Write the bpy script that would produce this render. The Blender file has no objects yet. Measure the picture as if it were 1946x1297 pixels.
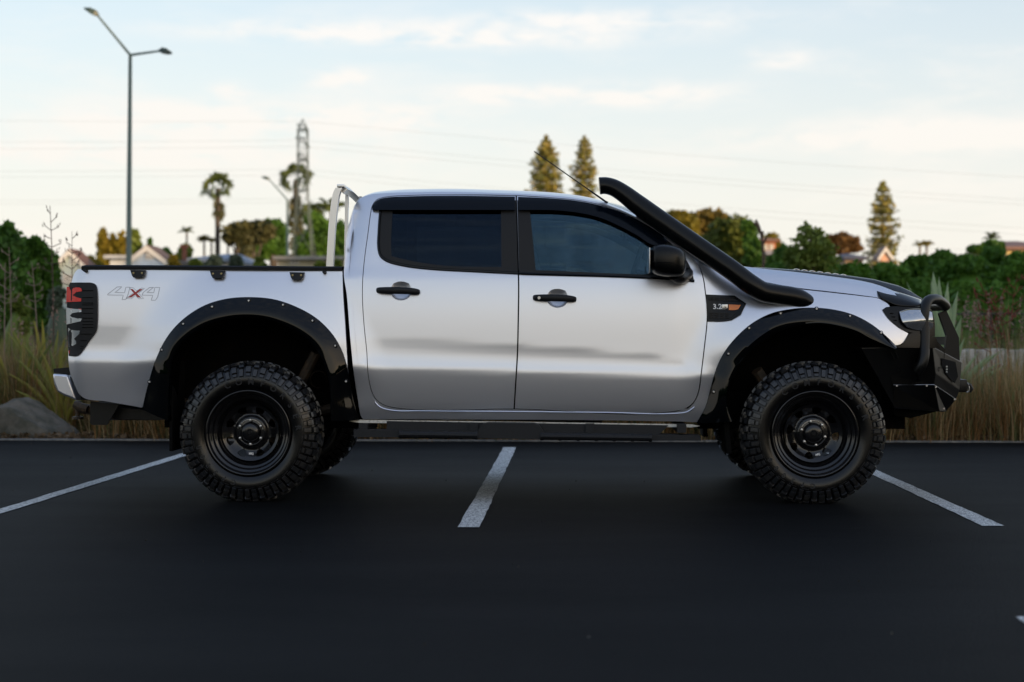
import bpy, bmesh, math, random
import numpy as np
from mathutils import Vector, Matrix, Euler
from mathutils.geometry import delaunay_2d_cdt
R = math.radians
random.seed(7); rng = np.random.default_rng(7)
scene = bpy.context.scene
COL = scene.collection

# ------------------------------------------------------------------ camera
F = 2976.0
CAMZ = 0.96
ROT = Euler((R(90 - 0.164), 0, R(1.925)), 'XYZ')
cd = bpy.data.cameras.new('camera'); cam = bpy.data.objects.new('camera', cd); COL.objects.link(cam)
cam.location = (0, 0, CAMZ); cam.rotation_euler = ROT
cd.sensor_width = 36; cd.lens = F / 1946 * 36
cd.clip_start = 0.1; cd.clip_end = 3000
cd.dof.use_dof = True; cd.dof.focus_distance = 9.15; cd.dof.aperture_fstop = 2.1
scene.camera = cam
RM = ROT.to_matrix()
def W(px, py, Y):
    d = RM @ Vector(((px - 973) / F, -(py - 648.5) / F, -1.0))
    t = Y / d.y
    return Vector((d.x * t, Y, CAMZ + d.z * t))
def GX(px, Y): return W(px, 640, Y).x

# ------------------------------------------------------------------ sky, sun, exposure
scene.view_settings.view_transform = 'Standard'
scene.view_settings.look = 'None'
scene.view_settings.gamma = 1
scene.view_settings.exposure = 0.78
SUN_EL = 4.5
SUN_DIR = Vector((0.70, -0.71, 0)).normalized()          # towards the sun: low, to the right behind the camera
wd = bpy.data.worlds.new('World'); scene.world = wd; wd.use_nodes = True
nt = wd.node_tree; nt.nodes.clear()
def N(t, tp, **kw):
    n = t.nodes.new(tp)
    for k, v in kw.items():
        if k.startswith('i_'):
            n.inputs[k[2:]].default_value = v
        else: setattr(n, k, v)
    return n
def math_n(t, op, a, b=None, c=None, clamp=False):
    n = t.nodes.new('ShaderNodeMath'); n.operation = op; n.use_clamp = clamp
    for i, v in enumerate((a, b, c)):
        if v is None: continue
        if isinstance(v, (int, float)): n.inputs[i].default_value = v
        else: t.links.new(v, n.inputs[i])
    return n.outputs[0]
sky = N(nt, 'ShaderNodeTexSky', sky_type='NISHITA', sun_disc=False)
sky.sun_elevation = R(SUN_EL)
sky.sun_rotation = math.atan2(SUN_DIR.x, SUN_DIR.y)
sky.altitude = 20; sky.air_density = 1.0; sky.dust_density = 1.2; sky.ozone_density = 1.5
tc = N(nt, 'ShaderNodeTexCoord')
sep = N(nt, 'ShaderNodeSeparateXYZ'); nt.links.new(tc.outputs['Generated'], sep.inputs[0])
dx, dy, dz = sep.outputs
el = math_n(nt, 'ARCTAN2', dz, math_n(nt, 'SQRT', math_n(nt, 'ADD', math_n(nt, 'MULTIPLY', dx, dx), math_n(nt, 'MULTIPLY', dy, dy))))
az = math_n(nt, 'ARCTAN2', dx, dy)
comb = N(nt, 'ShaderNodeCombineXYZ'); nt.links.new(az, comb.inputs[0]); nt.links.new(math_n(nt, 'MULTIPLY', el, 4.2), comb.inputs[1])
n1 = N(nt, 'ShaderNodeTexNoise', i_Scale=6.0, i_Detail=7.0, i_Roughness=0.6, i_Distortion=0.35); nt.links.new(comb.outputs[0], n1.inputs['Vector'])
r1 = N(nt, 'ShaderNodeMapRange', interpolation_type='SMOOTHSTEP'); nt.links.new(n1.outputs['Fac'], r1.inputs['Value'])
r1.inputs['From Min'].default_value = 0.46; r1.inputs['From Max'].default_value = 0.66
# thin veil that thickens toward the horizon
veil = N(nt, 'ShaderNodeMapRange', interpolation_type='SMOOTHSTEP'); nt.links.new(el, veil.inputs['Value'])
veil.inputs['From Min'].default_value = 0.0; veil.inputs['From Max'].default_value = 0.27
veil.inputs['To Min'].default_value = 0.95; veil.inputs['To Max'].default_value = 0.18
def bank(px, py, wx, wy):     # a long soft bank of cloud in one direction of the sky
    d = RM @ Vector(((px - 973) / F, -(py - 648.5) / F, -1.0)); a0 = math.atan2(d.x, d.y); e0 = math.atan2(d.z, math.hypot(d.x, d.y))
    u = math_n(nt, 'DIVIDE', math_n(nt, 'SUBTRACT', az, a0), wx / F); v = math_n(nt, 'DIVIDE', math_n(nt, 'SUBTRACT', el, e0), wy / F)
    q = math_n(nt, 'ADD', math_n(nt, 'MULTIPLY', u, u), math_n(nt, 'MULTIPLY', v, v))
    return math_n(nt, 'EXPONENT', math_n(nt, 'MULTIPLY', q, -1.0))
comb2 = N(nt, 'ShaderNodeCombineXYZ'); nt.links.new(az, comb2.inputs[0]); nt.links.new(math_n(nt, 'MULTIPLY', el, 3.0), comb2.inputs[1])
n2 = N(nt, 'ShaderNodeTexNoise', i_Scale=26.0, i_Detail=6.0, i_Roughness=0.6, i_Distortion=0.3); nt.links.new(comb2.outputs[0], n2.inputs['Vector'])
banks = None
for b in ((640, 62, 300, 20), (1130, 42, 330, 24), (900, 78, 300, 14), (640, 150, 60, 20), (440, 172, 36, 14), (400, 232, 260, 34), (950, 180, 130, 18), (1240, 180, 160, 24), (700, 225, 160, 26), (200, 290, 400, 22), (1480, 110, 50, 20), (1700, 260, 300, 26)):
    g = bank(*b); banks = g if banks is None else math_n(nt, 'ADD', banks, g)
bk = math_n(nt, 'MULTIPLY', banks, math_n(nt, 'MULTIPLY_ADD', n2.outputs['Fac'], 3.4, -1.15, clamp=True), clamp=True)
cl = math_n(nt, 'ADD', math_n(nt, 'MULTIPLY', r1.outputs[0], 0.22), math_n(nt, 'ADD', veil.outputs[0], math_n(nt, 'MULTIPLY', bk, 0.75)), clamp=True)
elr = N(nt, 'ShaderNodeMapRange'); nt.links.new(el, elr.inputs['Value']); elr.inputs['From Max'].default_value = 0.22
ccol = N(nt, 'ShaderNodeMix', data_type='RGBA'); nt.links.new(elr.outputs[0], ccol.inputs['Factor'])
CW = 5.75
ccol.inputs['A'].default_value = (1.00*CW, 0.94*CW, 0.83*CW, 1); ccol.inputs['B'].default_value = (1.0*CW, 0.985*CW, 0.965*CW, 1)
lift = N(nt, 'ShaderNodeMix', data_type='RGBA', blend_type='ADD'); lift.inputs['Factor'].default_value = 1
nt.links.new(sky.outputs[0], lift.inputs['A']); lift.inputs['B'].default_value = (2.2, 2.8, 3.4, 1)
lf = N(nt, 'ShaderNodeMapRange', interpolation_type='SMOOTHSTEP'); nt.links.new(el, lf.inputs['Value']); lf.inputs['From Min'].default_value = 0.18; lf.inputs['From Max'].default_value = 0.75
lc = N(nt, 'ShaderNodeMix', data_type='RGBA'); nt.links.new(lf.outputs[0], lc.inputs['Factor']); lc.inputs['A'].default_value = (2.1, 2.5, 3.0, 1); lc.inputs['B'].default_value = (0.30, 0.95, 2.3, 1); nt.links.new(lc.outputs['Result'], lift.inputs['B'])
# cloud towards the sun is lit more strongly and more warmly
sd = math_n(nt, 'ADD', math_n(nt, 'MULTIPLY', dx, SUN_DIR.x), math_n(nt, 'MULTIPLY', dy, SUN_DIR.y))
sg = math_n(nt, 'POWER', math_n(nt, 'MAXIMUM', math_n(nt, 'MULTIPLY_ADD', sd, 0.8, 0.2), 0.0), 1.2)
glow = N(nt, 'ShaderNodeMix', data_type='RGBA', blend_type='MULTIPLY'); nt.links.new(sg, glow.inputs['Factor'])
nt.links.new(ccol.outputs['Result'], glow.inputs['A']); glow.inputs['B'].default_value = (1.85, 1.68, 1.45, 1); glow.clamp_result = False
mixc = N(nt, 'ShaderNodeMix', data_type='RGBA'); nt.links.new(cl, mixc.inputs['Factor'])
nt.links.new(lift.outputs['Result'], mixc.inputs['A']); nt.links.new(glow.outputs['Result'], mixc.inputs['B'])
bg = N(nt, 'ShaderNodeBackground', i_Strength=0.10); nt.links.new(mixc.outputs['Result'], bg.inputs[0])
wo = N(nt, 'ShaderNodeOutputWorld'); nt.links.new(bg.outputs[0], wo.inputs[0])

sl = bpy.data.lights.new('sun', 'SUN'); sl.energy = 3.4; sl.angle = R(0.5); sl.color = (1.0, 0.68, 0.40)
so = bpy.data.objects.new('sun', sl); COL.objects.link(so)
sv = Vector((SUN_DIR.x * math.cos(R(SUN_EL)), SUN_DIR.y * math.cos(R(SUN_EL)), math.sin(R(SUN_EL))))
so.rotation_euler = (-sv).to_track_quat('-Z', 'Y').to_euler()

# ------------------------------------------------------------------ materials
MATS = {}
def mat(name, col, rough=0.6, metal=0.0, spec=0.5, coat=0.0, noise=None, bump=None, coat_rough=0.03, emit=None):
    m = bpy.data.materials.new(name); m.use_nodes = True; t = m.node_tree; b = t.nodes['Principled BSDF']
    b.inputs['Base Color'].default_value = (*col, 1); b.inputs['Roughness'].default_value = rough
    b.inputs['Metallic'].default_value = metal; b.inputs['Specular IOR Level'].default_value = spec
    b.inputs['Coat Weight'].default_value = coat; b.inputs['Coat Roughness'].default_value = coat_rough
    tcn = t.nodes.new('ShaderNodeTexCoord')
    if noise:      # (scale, second colour, lo, hi)
        sc, c2, lo, hi = noise[:4]
        nn = N(t, 'ShaderNodeTexNoise', i_Scale=sc, i_Detail=5.0, i_Roughness=0.6); t.links.new(tcn.outputs['Object'], nn.inputs['Vector'])
        mr = N(t, 'ShaderNodeMapRange'); t.links.new(nn.outputs['Fac'], mr.inputs['Value']); mr.inputs['From Min'].default_value = lo; mr.inputs['From Max'].default_value = hi
        mx = N(t, 'ShaderNodeMix', data_type='RGBA'); t.links.new(mr.outputs[0], mx.inputs['Factor'])
        mx.inputs['A'].default_value = (*col, 1); mx.inputs['B'].default_value = (*c2, 1); t.links.new(mx.outputs['Result'], b.inputs['Base Color'])
        m['mixnode'] = mx.name
    if bump:       # (scale, strength, distance)
        nb = N(t, 'ShaderNodeTexNoise', i_Scale=bump[0], i_Detail=4.0); t.links.new(tcn.outputs['Object'], nb.inputs['Vector'])
        bp = N(t, 'ShaderNodeBump', i_Strength=bump[1], i_Distance=bump[2]); t.links.new(nb.outputs['Fac'], bp.inputs['Height']); t.links.new(bp.outputs[0], b.inputs['Normal'])
    MATS[name] = m
    return m
silver = mat('silver_paint', (0.71, 0.72, 0.77), rough=0.31, metal=0.84, coat=0.5, coat_rough=0.04)
gloss_black = mat('gloss_black', (0.0006, 0.001, 0.0015), rough=0.05, spec=0.30)
satin_black = mat('satin_black', (0.002, 0.0023, 0.0027), rough=0.27, spec=0.26)
powder = mat('powder_black', (0.0025, 0.0024, 0.0022), rough=0.40, spec=0.34, bump=(400, 0.25, 0.001))
plastic = mat('grey_plastic', (0.006, 0.0065, 0.008), rough=0.5, spec=0.3, bump=(500, 0.2, 0.001))
trimm = mat('window_trim', (0.008, 0.0075, 0.0075), rough=0.45, spec=0.3)
matte = mat('matte_black', (0.004, 0.004, 0.004), rough=0.9, spec=0.1)
liner = mat('liner', (0.002, 0.002, 0.002), rough=0.9, spec=0.1, noise=(9, (0.008, 0.006, 0.004), 0.5, 0.8))
smoke = mat('smoked_plastic', (0.002, 0.004, 0.008), rough=0.13, spec=0.16)
tread_mat = mat('tread_rubber_lit', (0.013, 0.014, 0.016), rough=0.30, spec=0.6, noise=(18, (0.024, 0.022, 0.020), 0.45, 0.75), bump=(150, 0.3, 0.001))  # worn lugs, made paler than the sidewall to carry their sky light
rubber = mat('tyre_rubber', (0.0016, 0.0016, 0.0019), rough=0.24, spec=0.42, noise=(14, (0.006, 0.0055, 0.005), 0.45, 0.8), bump=(220, 0.2, 0.001))
rimm = mat('rim_black', (0.006, 0.006, 0.007), rough=0.16, spec=0.55)
steel = mat('steel', (0.55, 0.55, 0.56), rough=0.3, metal=1.0)
alu = mat('brushed_aluminium', (0.72, 0.72, 0.72), rough=0.33, metal=1.0, bump=(150, 0.15, 0.001))
cast = mat('rusty_metal', (0.05, 0.04, 0.03), rough=0.7, metal=0.3, noise=(20, (0.12, 0.075, 0.04), 0.4, 0.7))
brass = mat('brass', (0.35, 0.29, 0.16), rough=0.4, metal=1.0)
white_seam = mat('seam_sealer', (0.55, 0.53, 0.47), rough=0.6, noise=(60, (0.2, 0.19, 0.17), 0.5, 0.7))
red_decal = mat('decal_red', (0.40, 0.035, 0.03), rough=0.4)
grey_decal = mat('decal_grey', (0.30, 0.30, 0.34), rough=0.5)
white_decal = mat('decal_white', (0.75, 0.75, 0.75), rough=0.4)
amber = mat('amber_lens', (0.75, 0.20, 0.015), rough=0.15, coat=0.5, bump=(90, 0.8, 0.003))
red_lens = mat('red_lens', (0.72, 0.018, 0.006), rough=0.25, coat=0.1, bump=(120, 0.6, 0.003))
clear_lens = mat('clear_lens', (0.30, 0.33, 0.35), rough=0.2, metal=0.5, coat=0.5, bump=(80, 0.3, 0.002))
lamp_lens = mat('headlight_lens', (0.42, 0.44, 0.47), rough=0.08, metal=0.85, coat=1.0)
letter = mat('tyre_letter', (0.018, 0.018, 0.019), rough=0.6, spec=0.3)
seat_fabric = mat('seat_fabric', (0.03, 0.03, 0.032), rough=0.9)

def glass_mat(name, tint, refl, col=(1, 1, 1)):
    m = bpy.data.materials.new(name); m.use_nodes = True; t = m.node_tree; t.nodes.clear()
    tr = N(t, 'ShaderNodeBsdfTransparent'); tr.inputs[0].default_value = (*tint, 1)
    gl = N(t, 'ShaderNodeBsdfGlossy'); gl.inputs['Roughness'].default_value = 0.02; gl.inputs[0].default_value = (*col, 1)
    fr = N(t, 'ShaderNodeFresnel'); fr.inputs[0].default_value = refl
    mx = N(t, 'ShaderNodeMixShader'); t.links.new(fr.outputs[0], mx.inputs[0]); t.links.new(tr.outputs[0], mx.inputs[1]); t.links.new(gl.outputs[0], mx.inputs[2])
    o = N(t, 'ShaderNodeOutputMaterial'); t.links.new(mx.outputs[0], o.inputs[0]); return m
glass_front = glass_mat('door_glass', (0.32, 0.40, 0.42), 1.95, (0.50, 0.82, 1.0))
glass_rear = glass_mat('privacy_glass', (0.04, 0.055, 0.075), 1.55, (0.50, 0.72, 1.0))
glass_screen = glass_mat('windscreen_glass', (0.78, 0.82, 0.80), 1.5)
glass_house = mat('house_glass', (0.03, 0.035, 0.04), rough=0.05, spec=0.8)

# ------------------------------------------------------------------ generic mesh tools
def tag(o, label=None, cat=None, group=None, kind=None):
    if label: o['label'] = label
    if cat: o['category'] = cat
    if group: o['group'] = group
    if kind: o['kind'] = kind
    return o
def link(name, me, m=None, parent=None):
    o = bpy.data.objects.new(name, me); COL.objects.link(o)
    if m is not None:
        for k in (m if isinstance(m, (list, tuple)) else [m]): me.materials.append(k)
    if parent is not None:
        o.parent = parent; o.matrix_parent_inverse = parent.matrix_world.inverted() if parent.type == 'EMPTY' else Matrix()
    return o
def empty(name, loc):
    o = bpy.data.objects.new(name, None); COL.objects.link(o); o.location = loc; o.empty_display_size = 0.2
    o.matrix_world = Matrix.Translation(loc)
    return o
class MB:
    def __init__(s): s.v = []; s.f = []; s.sm = []; s.mi = []
    def add(s, vs, fs, smooth=False, mi=0):
        b = len(s.v); s.v += [tuple(v) for v in vs]
        for f in fs: s.f.append([b + i for i in f]); s.sm.append(smooth); s.mi.append(mi)
        return s
    def box(s, c, d, rot=None, bev=0.0, mi=0):
        bm = bmesh.new(); bmesh.ops.create_cube(bm, size=1)
        for v in bm.verts: v.co = Vector((v.co.x * d[0], v.co.y * d[1], v.co.z * d[2]))
        if bev > 0: bmesh.ops.bevel(bm, geom=list(bm.edges), offset=bev, segments=2, affect='EDGES', profile=0.6)
        M = Matrix.Translation(Vector(c)) @ (rot.to_matrix().to_4x4() if rot is not None else Matrix())
        bm.verts.index_update()
        s.add([M @ v.co for v in bm.verts], [[v.index for v in f.verts] for f in bm.faces], smooth=bev > 0, mi=mi); bm.free(); return s
    def tube(s, pts, r, seg=12, caps=True, mi=0, flat=1.0):
        pts = [Vector(p) for p in pts]; n = len(pts)
        rr = r if isinstance(r, (list, tuple)) else [r] * n
        rings = []; up = Vector((0, 0, 1)); prev = None
        for i, p in enumerate(pts):
            d = (pts[min(i + 1, n - 1)] - pts[max(i - 1, 0)]).normalized()
            if prev is None:
                a = d.cross(up)
                if a.length < 0.05: a = d.cross(Vector((0, 1, 0)))
                a.normalize()
            else:
                a = prev - d * prev.dot(d); a.normalize()
            prev = a; b = d.cross(a)
            rings.append([p + (a * math.cos(2 * math.pi * k / seg) * flat + b * math.sin(2 * math.pi * k / seg)) * rr[i] for k in range(seg)])
        vs = [v for rg in rings for v in rg]; fs = []
        for i in range(n - 1):
            for k in range(seg):
                a0 = i * seg + k; a1 = i * seg + (k + 1) % seg
                fs.append([a0, a1, a1 + seg, a0 + seg])
        s.add(vs, fs, smooth=True, mi=mi)
        if caps:
            s.add(rings[0], [list(range(seg))[::-1]], mi=mi); s.add(rings[-1], [list(range(seg))], mi=mi)
        return s
    def lathe(s, prof, axis='Y', seg=48, c=(0, 0, 0), mi=0, smooth=True):
        # prof: (r, h) pairs; axis Y: h along +Y
        n = len(prof); vs = []
        for (r, h) in prof:
            for k in range(seg):
                a = 2 * math.pi * k / seg
                if axis == 'Y': vs.append((c[0] + r * math.cos(a), c[1] + h, c[2] + r * math.sin(a)))
                else: vs.append((c[0] + r * math.cos(a), c[1] + r * math.sin(a), c[2] + h))
        fs = []
        for i in range(n - 1):
            for k in range(seg):
                a0 = i * seg + k; a1 = i * seg + (k + 1) % seg; fs.append([a0, a1, a1 + seg, a0 + seg])
        return s.add(vs, fs, smooth=smooth, mi=mi)
    def prism(s, poly, Y0, Y1, mi=0):    # polygon in XZ extruded along Y
        n = len(poly)
        a = [(p[0], Y0, p[1]) for p in poly]; b = [(p[0], Y1, p[1]) for p in poly]
        s.add(a + b, [list(range(n)), list(range(2 * n - 1, n - 1, -1))] + [[i, (i + 1) % n + 0, (i + 1) % n + n, i + n] for i in range(n)], mi=mi)
        return s
    def build(s, name, m, parent=None, fix=True, sharp=35):
        me = bpy.data.meshes.new(name); me.from_pydata(s.v, [], s.f)
        me.polygons.foreach_set('use_smooth', s.sm); me.polygons.foreach_set('material_index', s.mi)
        if fix:
            bm = bmesh.new(); bm.from_mesh(me); bmesh.ops.recalc_face_normals(bm, faces=bm.faces)
            for e in bm.edges:
                if len(e.link_faces) == 2 and e.calc_face_angle(0) > R(sharp): e.smooth = False
            bm.to_mesh(me); bm.free()
        me.update(); return link(name, me, m, parent)
def npmesh(name, V, nper, m, parent=None, mi=None, smooth=False):
    # V (n*nper,3): independent polygons of nper vertices
    me = bpy.data.meshes.new(name); V = np.asarray(V, dtype=np.float32).reshape(-1, 3); n = len(V) // nper
    me.vertices.add(len(V)); me.vertices.foreach_set('co', V.ravel())
    me.loops.add(len(V)); me.loops.foreach_set('vertex_index', np.arange(len(V), dtype=np.int32))
    me.polygons.add(n); me.polygons.foreach_set('loop_start', np.arange(0, len(V), nper, dtype=np.int32))
    if mi is not None: me.polygons.foreach_set('material_index', np.asarray(mi, dtype=np.int32))
    me.polygons.foreach_set('use_smooth', np.full(n, smooth))
    me.update(calc_edges=True); me.validate(); return link(name, me, m, parent)
def join_np(name, mb, V, nper, mats, parent=None, mi=1):
    """a solid core (MB) and a cloud of leaves in ONE mesh"""
    b = len(mb.v); V = np.asarray(V).reshape(-1, 3)
    mb.v += [tuple(x) for x in V.tolist()]
    n = len(V) // nper
    mb.f += (np.arange(n * nper).reshape(n, nper) + b).tolist(); mb.sm += [False] * n
    mb.mi += ([mi] * n if isinstance(mi, int) else list(mi))
    return mb.build(name, mats, parent, fix=False)

def catmull(pts, step, closed=True, corner=38):
    n = len(pts); out = []
    P = [np.array(p, float) for p in pts]
    def is_corner(i):
        if not closed and (i == 0 or i == n - 1): return True
        a = P[i] - P[i - 1]; b = P[(i + 1) % n] - P[i]
        c = np.dot(a, b) / (np.linalg.norm(a) * np.linalg.norm(b) + 1e-9)
        return c < math.cos(R(corner))
    cn = [is_corner(i) for i in range(n)]
    for i in range(n if closed else n - 1):
        p1 = P[i]; p2 = P[(i + 1) % n]
        p0 = P[i - 1] if not cn[i] else p1 - (p2 - p1)
        p3 = P[(i + 2) % n] if not cn[(i + 1) % n] else p2 + (p2 - p1)
        L = np.linalg.norm(p2 - p1); k = max(1, int(math.ceil(L / step)))
        # centripetal-ish tangents limited by the segment length
        l0 = np.linalg.norm(p1 - p0) + 1e-9; l2 = np.linalg.norm(p3 - p2) + 1e-9
        t1 = ((p1 - p0) / l0 + (p2 - p1) / (L + 1e-9)); t1 = t1 / (np.linalg.norm(t1) + 1e-9) * L
        t2 = ((p2 - p1) / (L + 1e-9) + (p3 - p2) / l2); t2 = t2 / (np.linalg.norm(t2) + 1e-9) * L
        for j in range(k):
            t = j / k; h = (2*t**3 - 3*t**2 + 1, t**3 - 2*t**2 + t, -2*t**3 + 3*t**2, t**3 - t**2)
            out.append(h[0] * p1 + h[1] * t1 + h[2] * p2 + h[3] * t2)
    if not closed: out.append(P[-1])
    return out
def inset(poly, g):
    n = len(poly); A = 0
    for i in range(n): a = poly[i]; b = poly[(i + 1) % n]; A += a[0] * b[1] - b[0] * a[1]
    sg = 1 if A > 0 else -1; out = []
    for i in range(n):
        a = poly[i - 1]; b = poly[i]; c = poly[(i + 1) % n]
        d1 = (b - a) / (np.linalg.norm(b - a) + 1e-9); d2 = (c - b) / (np.linalg.norm(c - b) + 1e-9)
        nn = np.array([-(d1 + d2)[1], (d1 + d2)[0]]); nn = nn / (np.linalg.norm(nn) + 1e-9)
        k = max(0.5, math.sqrt((1 + float(np.dot(d1, d2))) / 2))
        out.append(b + nn * sg * g / k)
    return out
def inside(pts, poly):
    pts = np.asarray(pts); P = np.asarray(poly); x = pts[:, 0]; y = pts[:, 1]; r = np.zeros(len(pts), bool)
    n = len(P); j = n - 1
    for i in range(n):
        xi, yi = P[i]; xj, yj = P[j]
        c = ((yi > y) != (yj > y)) & (x < (xj - xi) * (y - yi) / (yj - yi + 1e-12) + xi); r ^= c; j = i
    return r
def tri(poly, holes, res):
    P = np.asarray(poly); lo = P.min(0); hi = P.max(0)
    gx, gz = np.meshgrid(np.arange(lo[0] + res / 2, hi[0], res), np.arange(lo[1] + res / 2, hi[1], res))
    g = np.stack([gx.ravel(), gz.ravel()], 1)
    if len(g):
        k = inside(g, P)
        for h in holes: k &= ~inside(g, h)
        g = g[k]
        loops = [P] + [np.asarray(h) for h in holes]
        allb = np.concatenate(loops)
        if len(g):
            d = np.sqrt(((g[:, None, :] - allb[None, :, :]) ** 2).sum(2)).min(1); g = g[d > res * 0.45]
    verts = [Vector(p) for p in P]; edges = [(i, (i + 1) % len(P)) for i in range(len(P))]
    for h in holes:
        b = len(verts); verts += [Vector(p) for p in h]; edges += [(b + i, b + (i + 1) % len(h)) for i in range(len(h))]
    verts += [Vector(p) for p in g]
    vo, eo, fo, *_ = delaunay_2d_cdt(verts, edges, [], 0, 1e-6)
    vo = np.array([tuple(v) for v in vo]); fo = np.array([list(f) for f in fo if len(f) == 3])
    c = vo[fo].mean(1); k = inside(c, P)
    for h in holes: k &= ~inside(c, h)
    fo = fo[k]
    a = vo[fo[:, 0]]; b = vo[fo[:, 1]]; cc = vo[fo[:, 2]]
    ar = (b[:, 0]-a[:, 0])*(cc[:, 1]-a[:, 1]) - (b[:, 1]-a[:, 1])*(cc[:, 0]-a[:, 0])
    fo[ar < 0] = fo[ar < 0][:, ::-1]
    return vo, fo

# ------------------------------------------------------------------ body side surface  Y = 9.08 + off(X, Z)
Y0 = 9.08; YC = 10.0
def zz(py): return CAMZ + (640 - py) / 327.8
SK = [(0.30, -0.5), (0.44, -0.42), (0.49, -0.34), (0.53, -0.22), (0.57, -0.15), (0.66, -0.115), (0.735, -0.085), (0.760, -0.065), (0.778, 0.10), (0.80, 0.20), (0.835, 0.12), (0.87, 0.06), (0.90, 0.045),
      (0.95, 0.040), (1.02, 0.045), (1.10, 0.062), (1.20, 0.105), (1.28, 0.16), (1.315, 0.21), (1.335, 0.42), (1.36, 0.27), (1.45, 0.26), (1.60, 0.31), (1.70, 0.38), (1.76, 0.50), (1.82, 0.9), (1.95, 1.2)]
XS = np.linspace(-2.9, 2.9, 233); ZS = np.linspace(0.30, 1.95, 331)
kz = np.array([k[0] for k in SK]); ks = np.array([k[1] for k in SK])
base_s = np.interp(ZS, kz, ks)
ker = np.exp(-np.linspace(-2, 2, 9) ** 2); ker /= ker.sum()
base_s = np.convolve(np.pad(base_s, 4, 'edge'), ker, 'valid')
dZ = ZS[1] - ZS[0]
RWX = W(470.5, 825, 9.0).x; FWX = W(1550, 825, 9.0).x; WZ = 0.402
OFF = np.zeros((len(XS), len(ZS)))
pxs = 973 + (XS / 9.08 + math.tan(R(1.925)) ) * F - 0     # rough px of each station
pxs = 973 + F * (XS * math.cos(R(1.925)) + 9.08 * math.sin(R(1.925))) / (9.08 * math.cos(R(1.925)) - XS * math.sin(R(1.925)))
def sstep(a, b, x):
    t = np.clip((x - a) / (b - a), 0, 1); return t * t * (3 - 2 * t)
for i, X in enumerate(XS):
    zc = zz(np.interp(pxs[i], [190, 330, 700, 809, 985, 1113, 1200, 1280, 1315], [609, 613, 638, 642, 650, 661, 668, 678, 694])); zb = 0.80 + np.interp(pxs[i], [150, 300, 860, 1280], [0.050, 0.042, 0.0, -0.036])
    u = (zc - ZS) / max(zc - zb, 0.02)
    amp = np.interp(pxs[i], [150, 640, 690, 860, 1000, 1290, 1330], [0.045, 0.045, 0.025, 0.062, 0.085, 0.085, 0.0])
    g = np.where(u < 0, 0, sstep(0, 0.16, u) * np.clip(1 - u, 0, 1) ** 0.55)
    sh = np.interp(pxs[i], [150, 300, 860, 1280], [0.050, 0.042, 0.0, -0.036])
    wsh = 1 - sstep(0.84, 0.97, ZS)
    s = np.interp(ZS - sh * wsh * sstep(0.60, 0.72, ZS), ZS, base_s) - amp * g
    if pxs[i] < 656: s = np.where(ZS > 1.28, np.minimum(s, 0.20), s)     # tub has no shoulder crease
    fr = sstep(1320, 1420, pxs[i])
    if pxs[i] >= 1320: s = s * (1 - fr) + fr * (np.interp(ZS, [0.3, 0.6, 0.8, 0.95, 1.05, 1.15, 1.22, 1.30, 1.40, 1.5], [-.3, -.12, -.03, 0.03, 0.12, 0.30, 0.46, 0.62, 0.75, 0.8]))
    o = np.cumsum(s) * dZ; k0 = int(np.searchsorted(ZS, 0.775)); o = o - o[k0]
    OFF[i] = o
XX, ZZ = np.meshgrid(XS, ZS, indexing='ij')
for cx, r1_, r0_, am in ((RWX, 1.02, 0.64, 0.045), (FWX, 0.98, 0.60, 0.05)):
    r = np.sqrt((XX - cx) ** 2 * 1.35 + (ZZ - WZ - 0.03) ** 2); OFF -= am * (1 - sstep(r0_, r1_, r)) * sstep(0.6, 0.95, ZZ)
XE = GX(165, 9.1)
t_ = np.clip((XE - XX) / 0.12, 0, 1.4); OFF += 0.05 * t_ ** 2.4
t_ = np.clip(XX - 2.02, 0, 1); OFF += 0.75 * t_ ** 2
t_ = np.clip((XX - GX(1340, 9.1)), 0, 2); OFF += 0.02 * t_
t_ = np.clip((GX(720, 9.1) - XX) / 0.2, 0, 1) * (XX > GX(653, 9.1)) * (ZZ > 1.3); OFF += 0.05 * t_ ** 2.5 * np.clip((ZZ - 1.3) / 0.3, 0, 1)
def bil(A, X, Z):
    X = np.asarray(X, float); Z = np.asarray(Z, float)
    u = np.clip((X - XS[0]) / (XS[1] - XS[0]), 0, len(XS) - 1.001); v = np.clip((Z - ZS[0]) / dZ, 0, len(ZS) - 1.001)
    i = u.astype(int); j = v.astype(int); fu = u - i; fv = v - j
    return (A[i, j] * (1 - fu) * (1 - fv) + A[i + 1, j] * fu * (1 - fv) + A[i, j + 1] * (1 - fu) * fv + A[i + 1, j + 1] * fu * fv)
DX_, DZ_ = np.gradient(OFF, XS, ZS)
def S(X, Z): return Y0 + bil(OFF, X, Z)
def SN(X, Z, sgn=1):
    n = np.stack([bil(DX_, X, Z), -np.ones_like(np.asarray(X, float)), bil(DZ_, X, Z)], -1)
    return n / np.linalg.norm(n, axis=-1, keepdims=True)
def PW(px, py, off=0.0):
    Y = 9.1
    for _ in range(5):
        p = W(px, py, Y); Y = float(S(p.x, p.z)) + off
    return W(px, py, Y)
def poly_px(pts, off=0.0, step=0.02, closed=True, corner=38):
    q = [PW(a, b, off) for a, b in pts]; return catmull([(p.x, p.z) for p in q], step, closed, corner)

def mirror_obj(o):
    c = o.copy(); COL.objects.link(c); c.scale = (1, -1, 1); c.location = (0, 2 * YC, 0); return c
TRUCK = empty('pickup_truck', (0, 10.0, 0))
tag(TRUCK, 'silver lifted double cab pickup truck with black arch flares, snorkel and bull bar', 'pickup truck')

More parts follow.
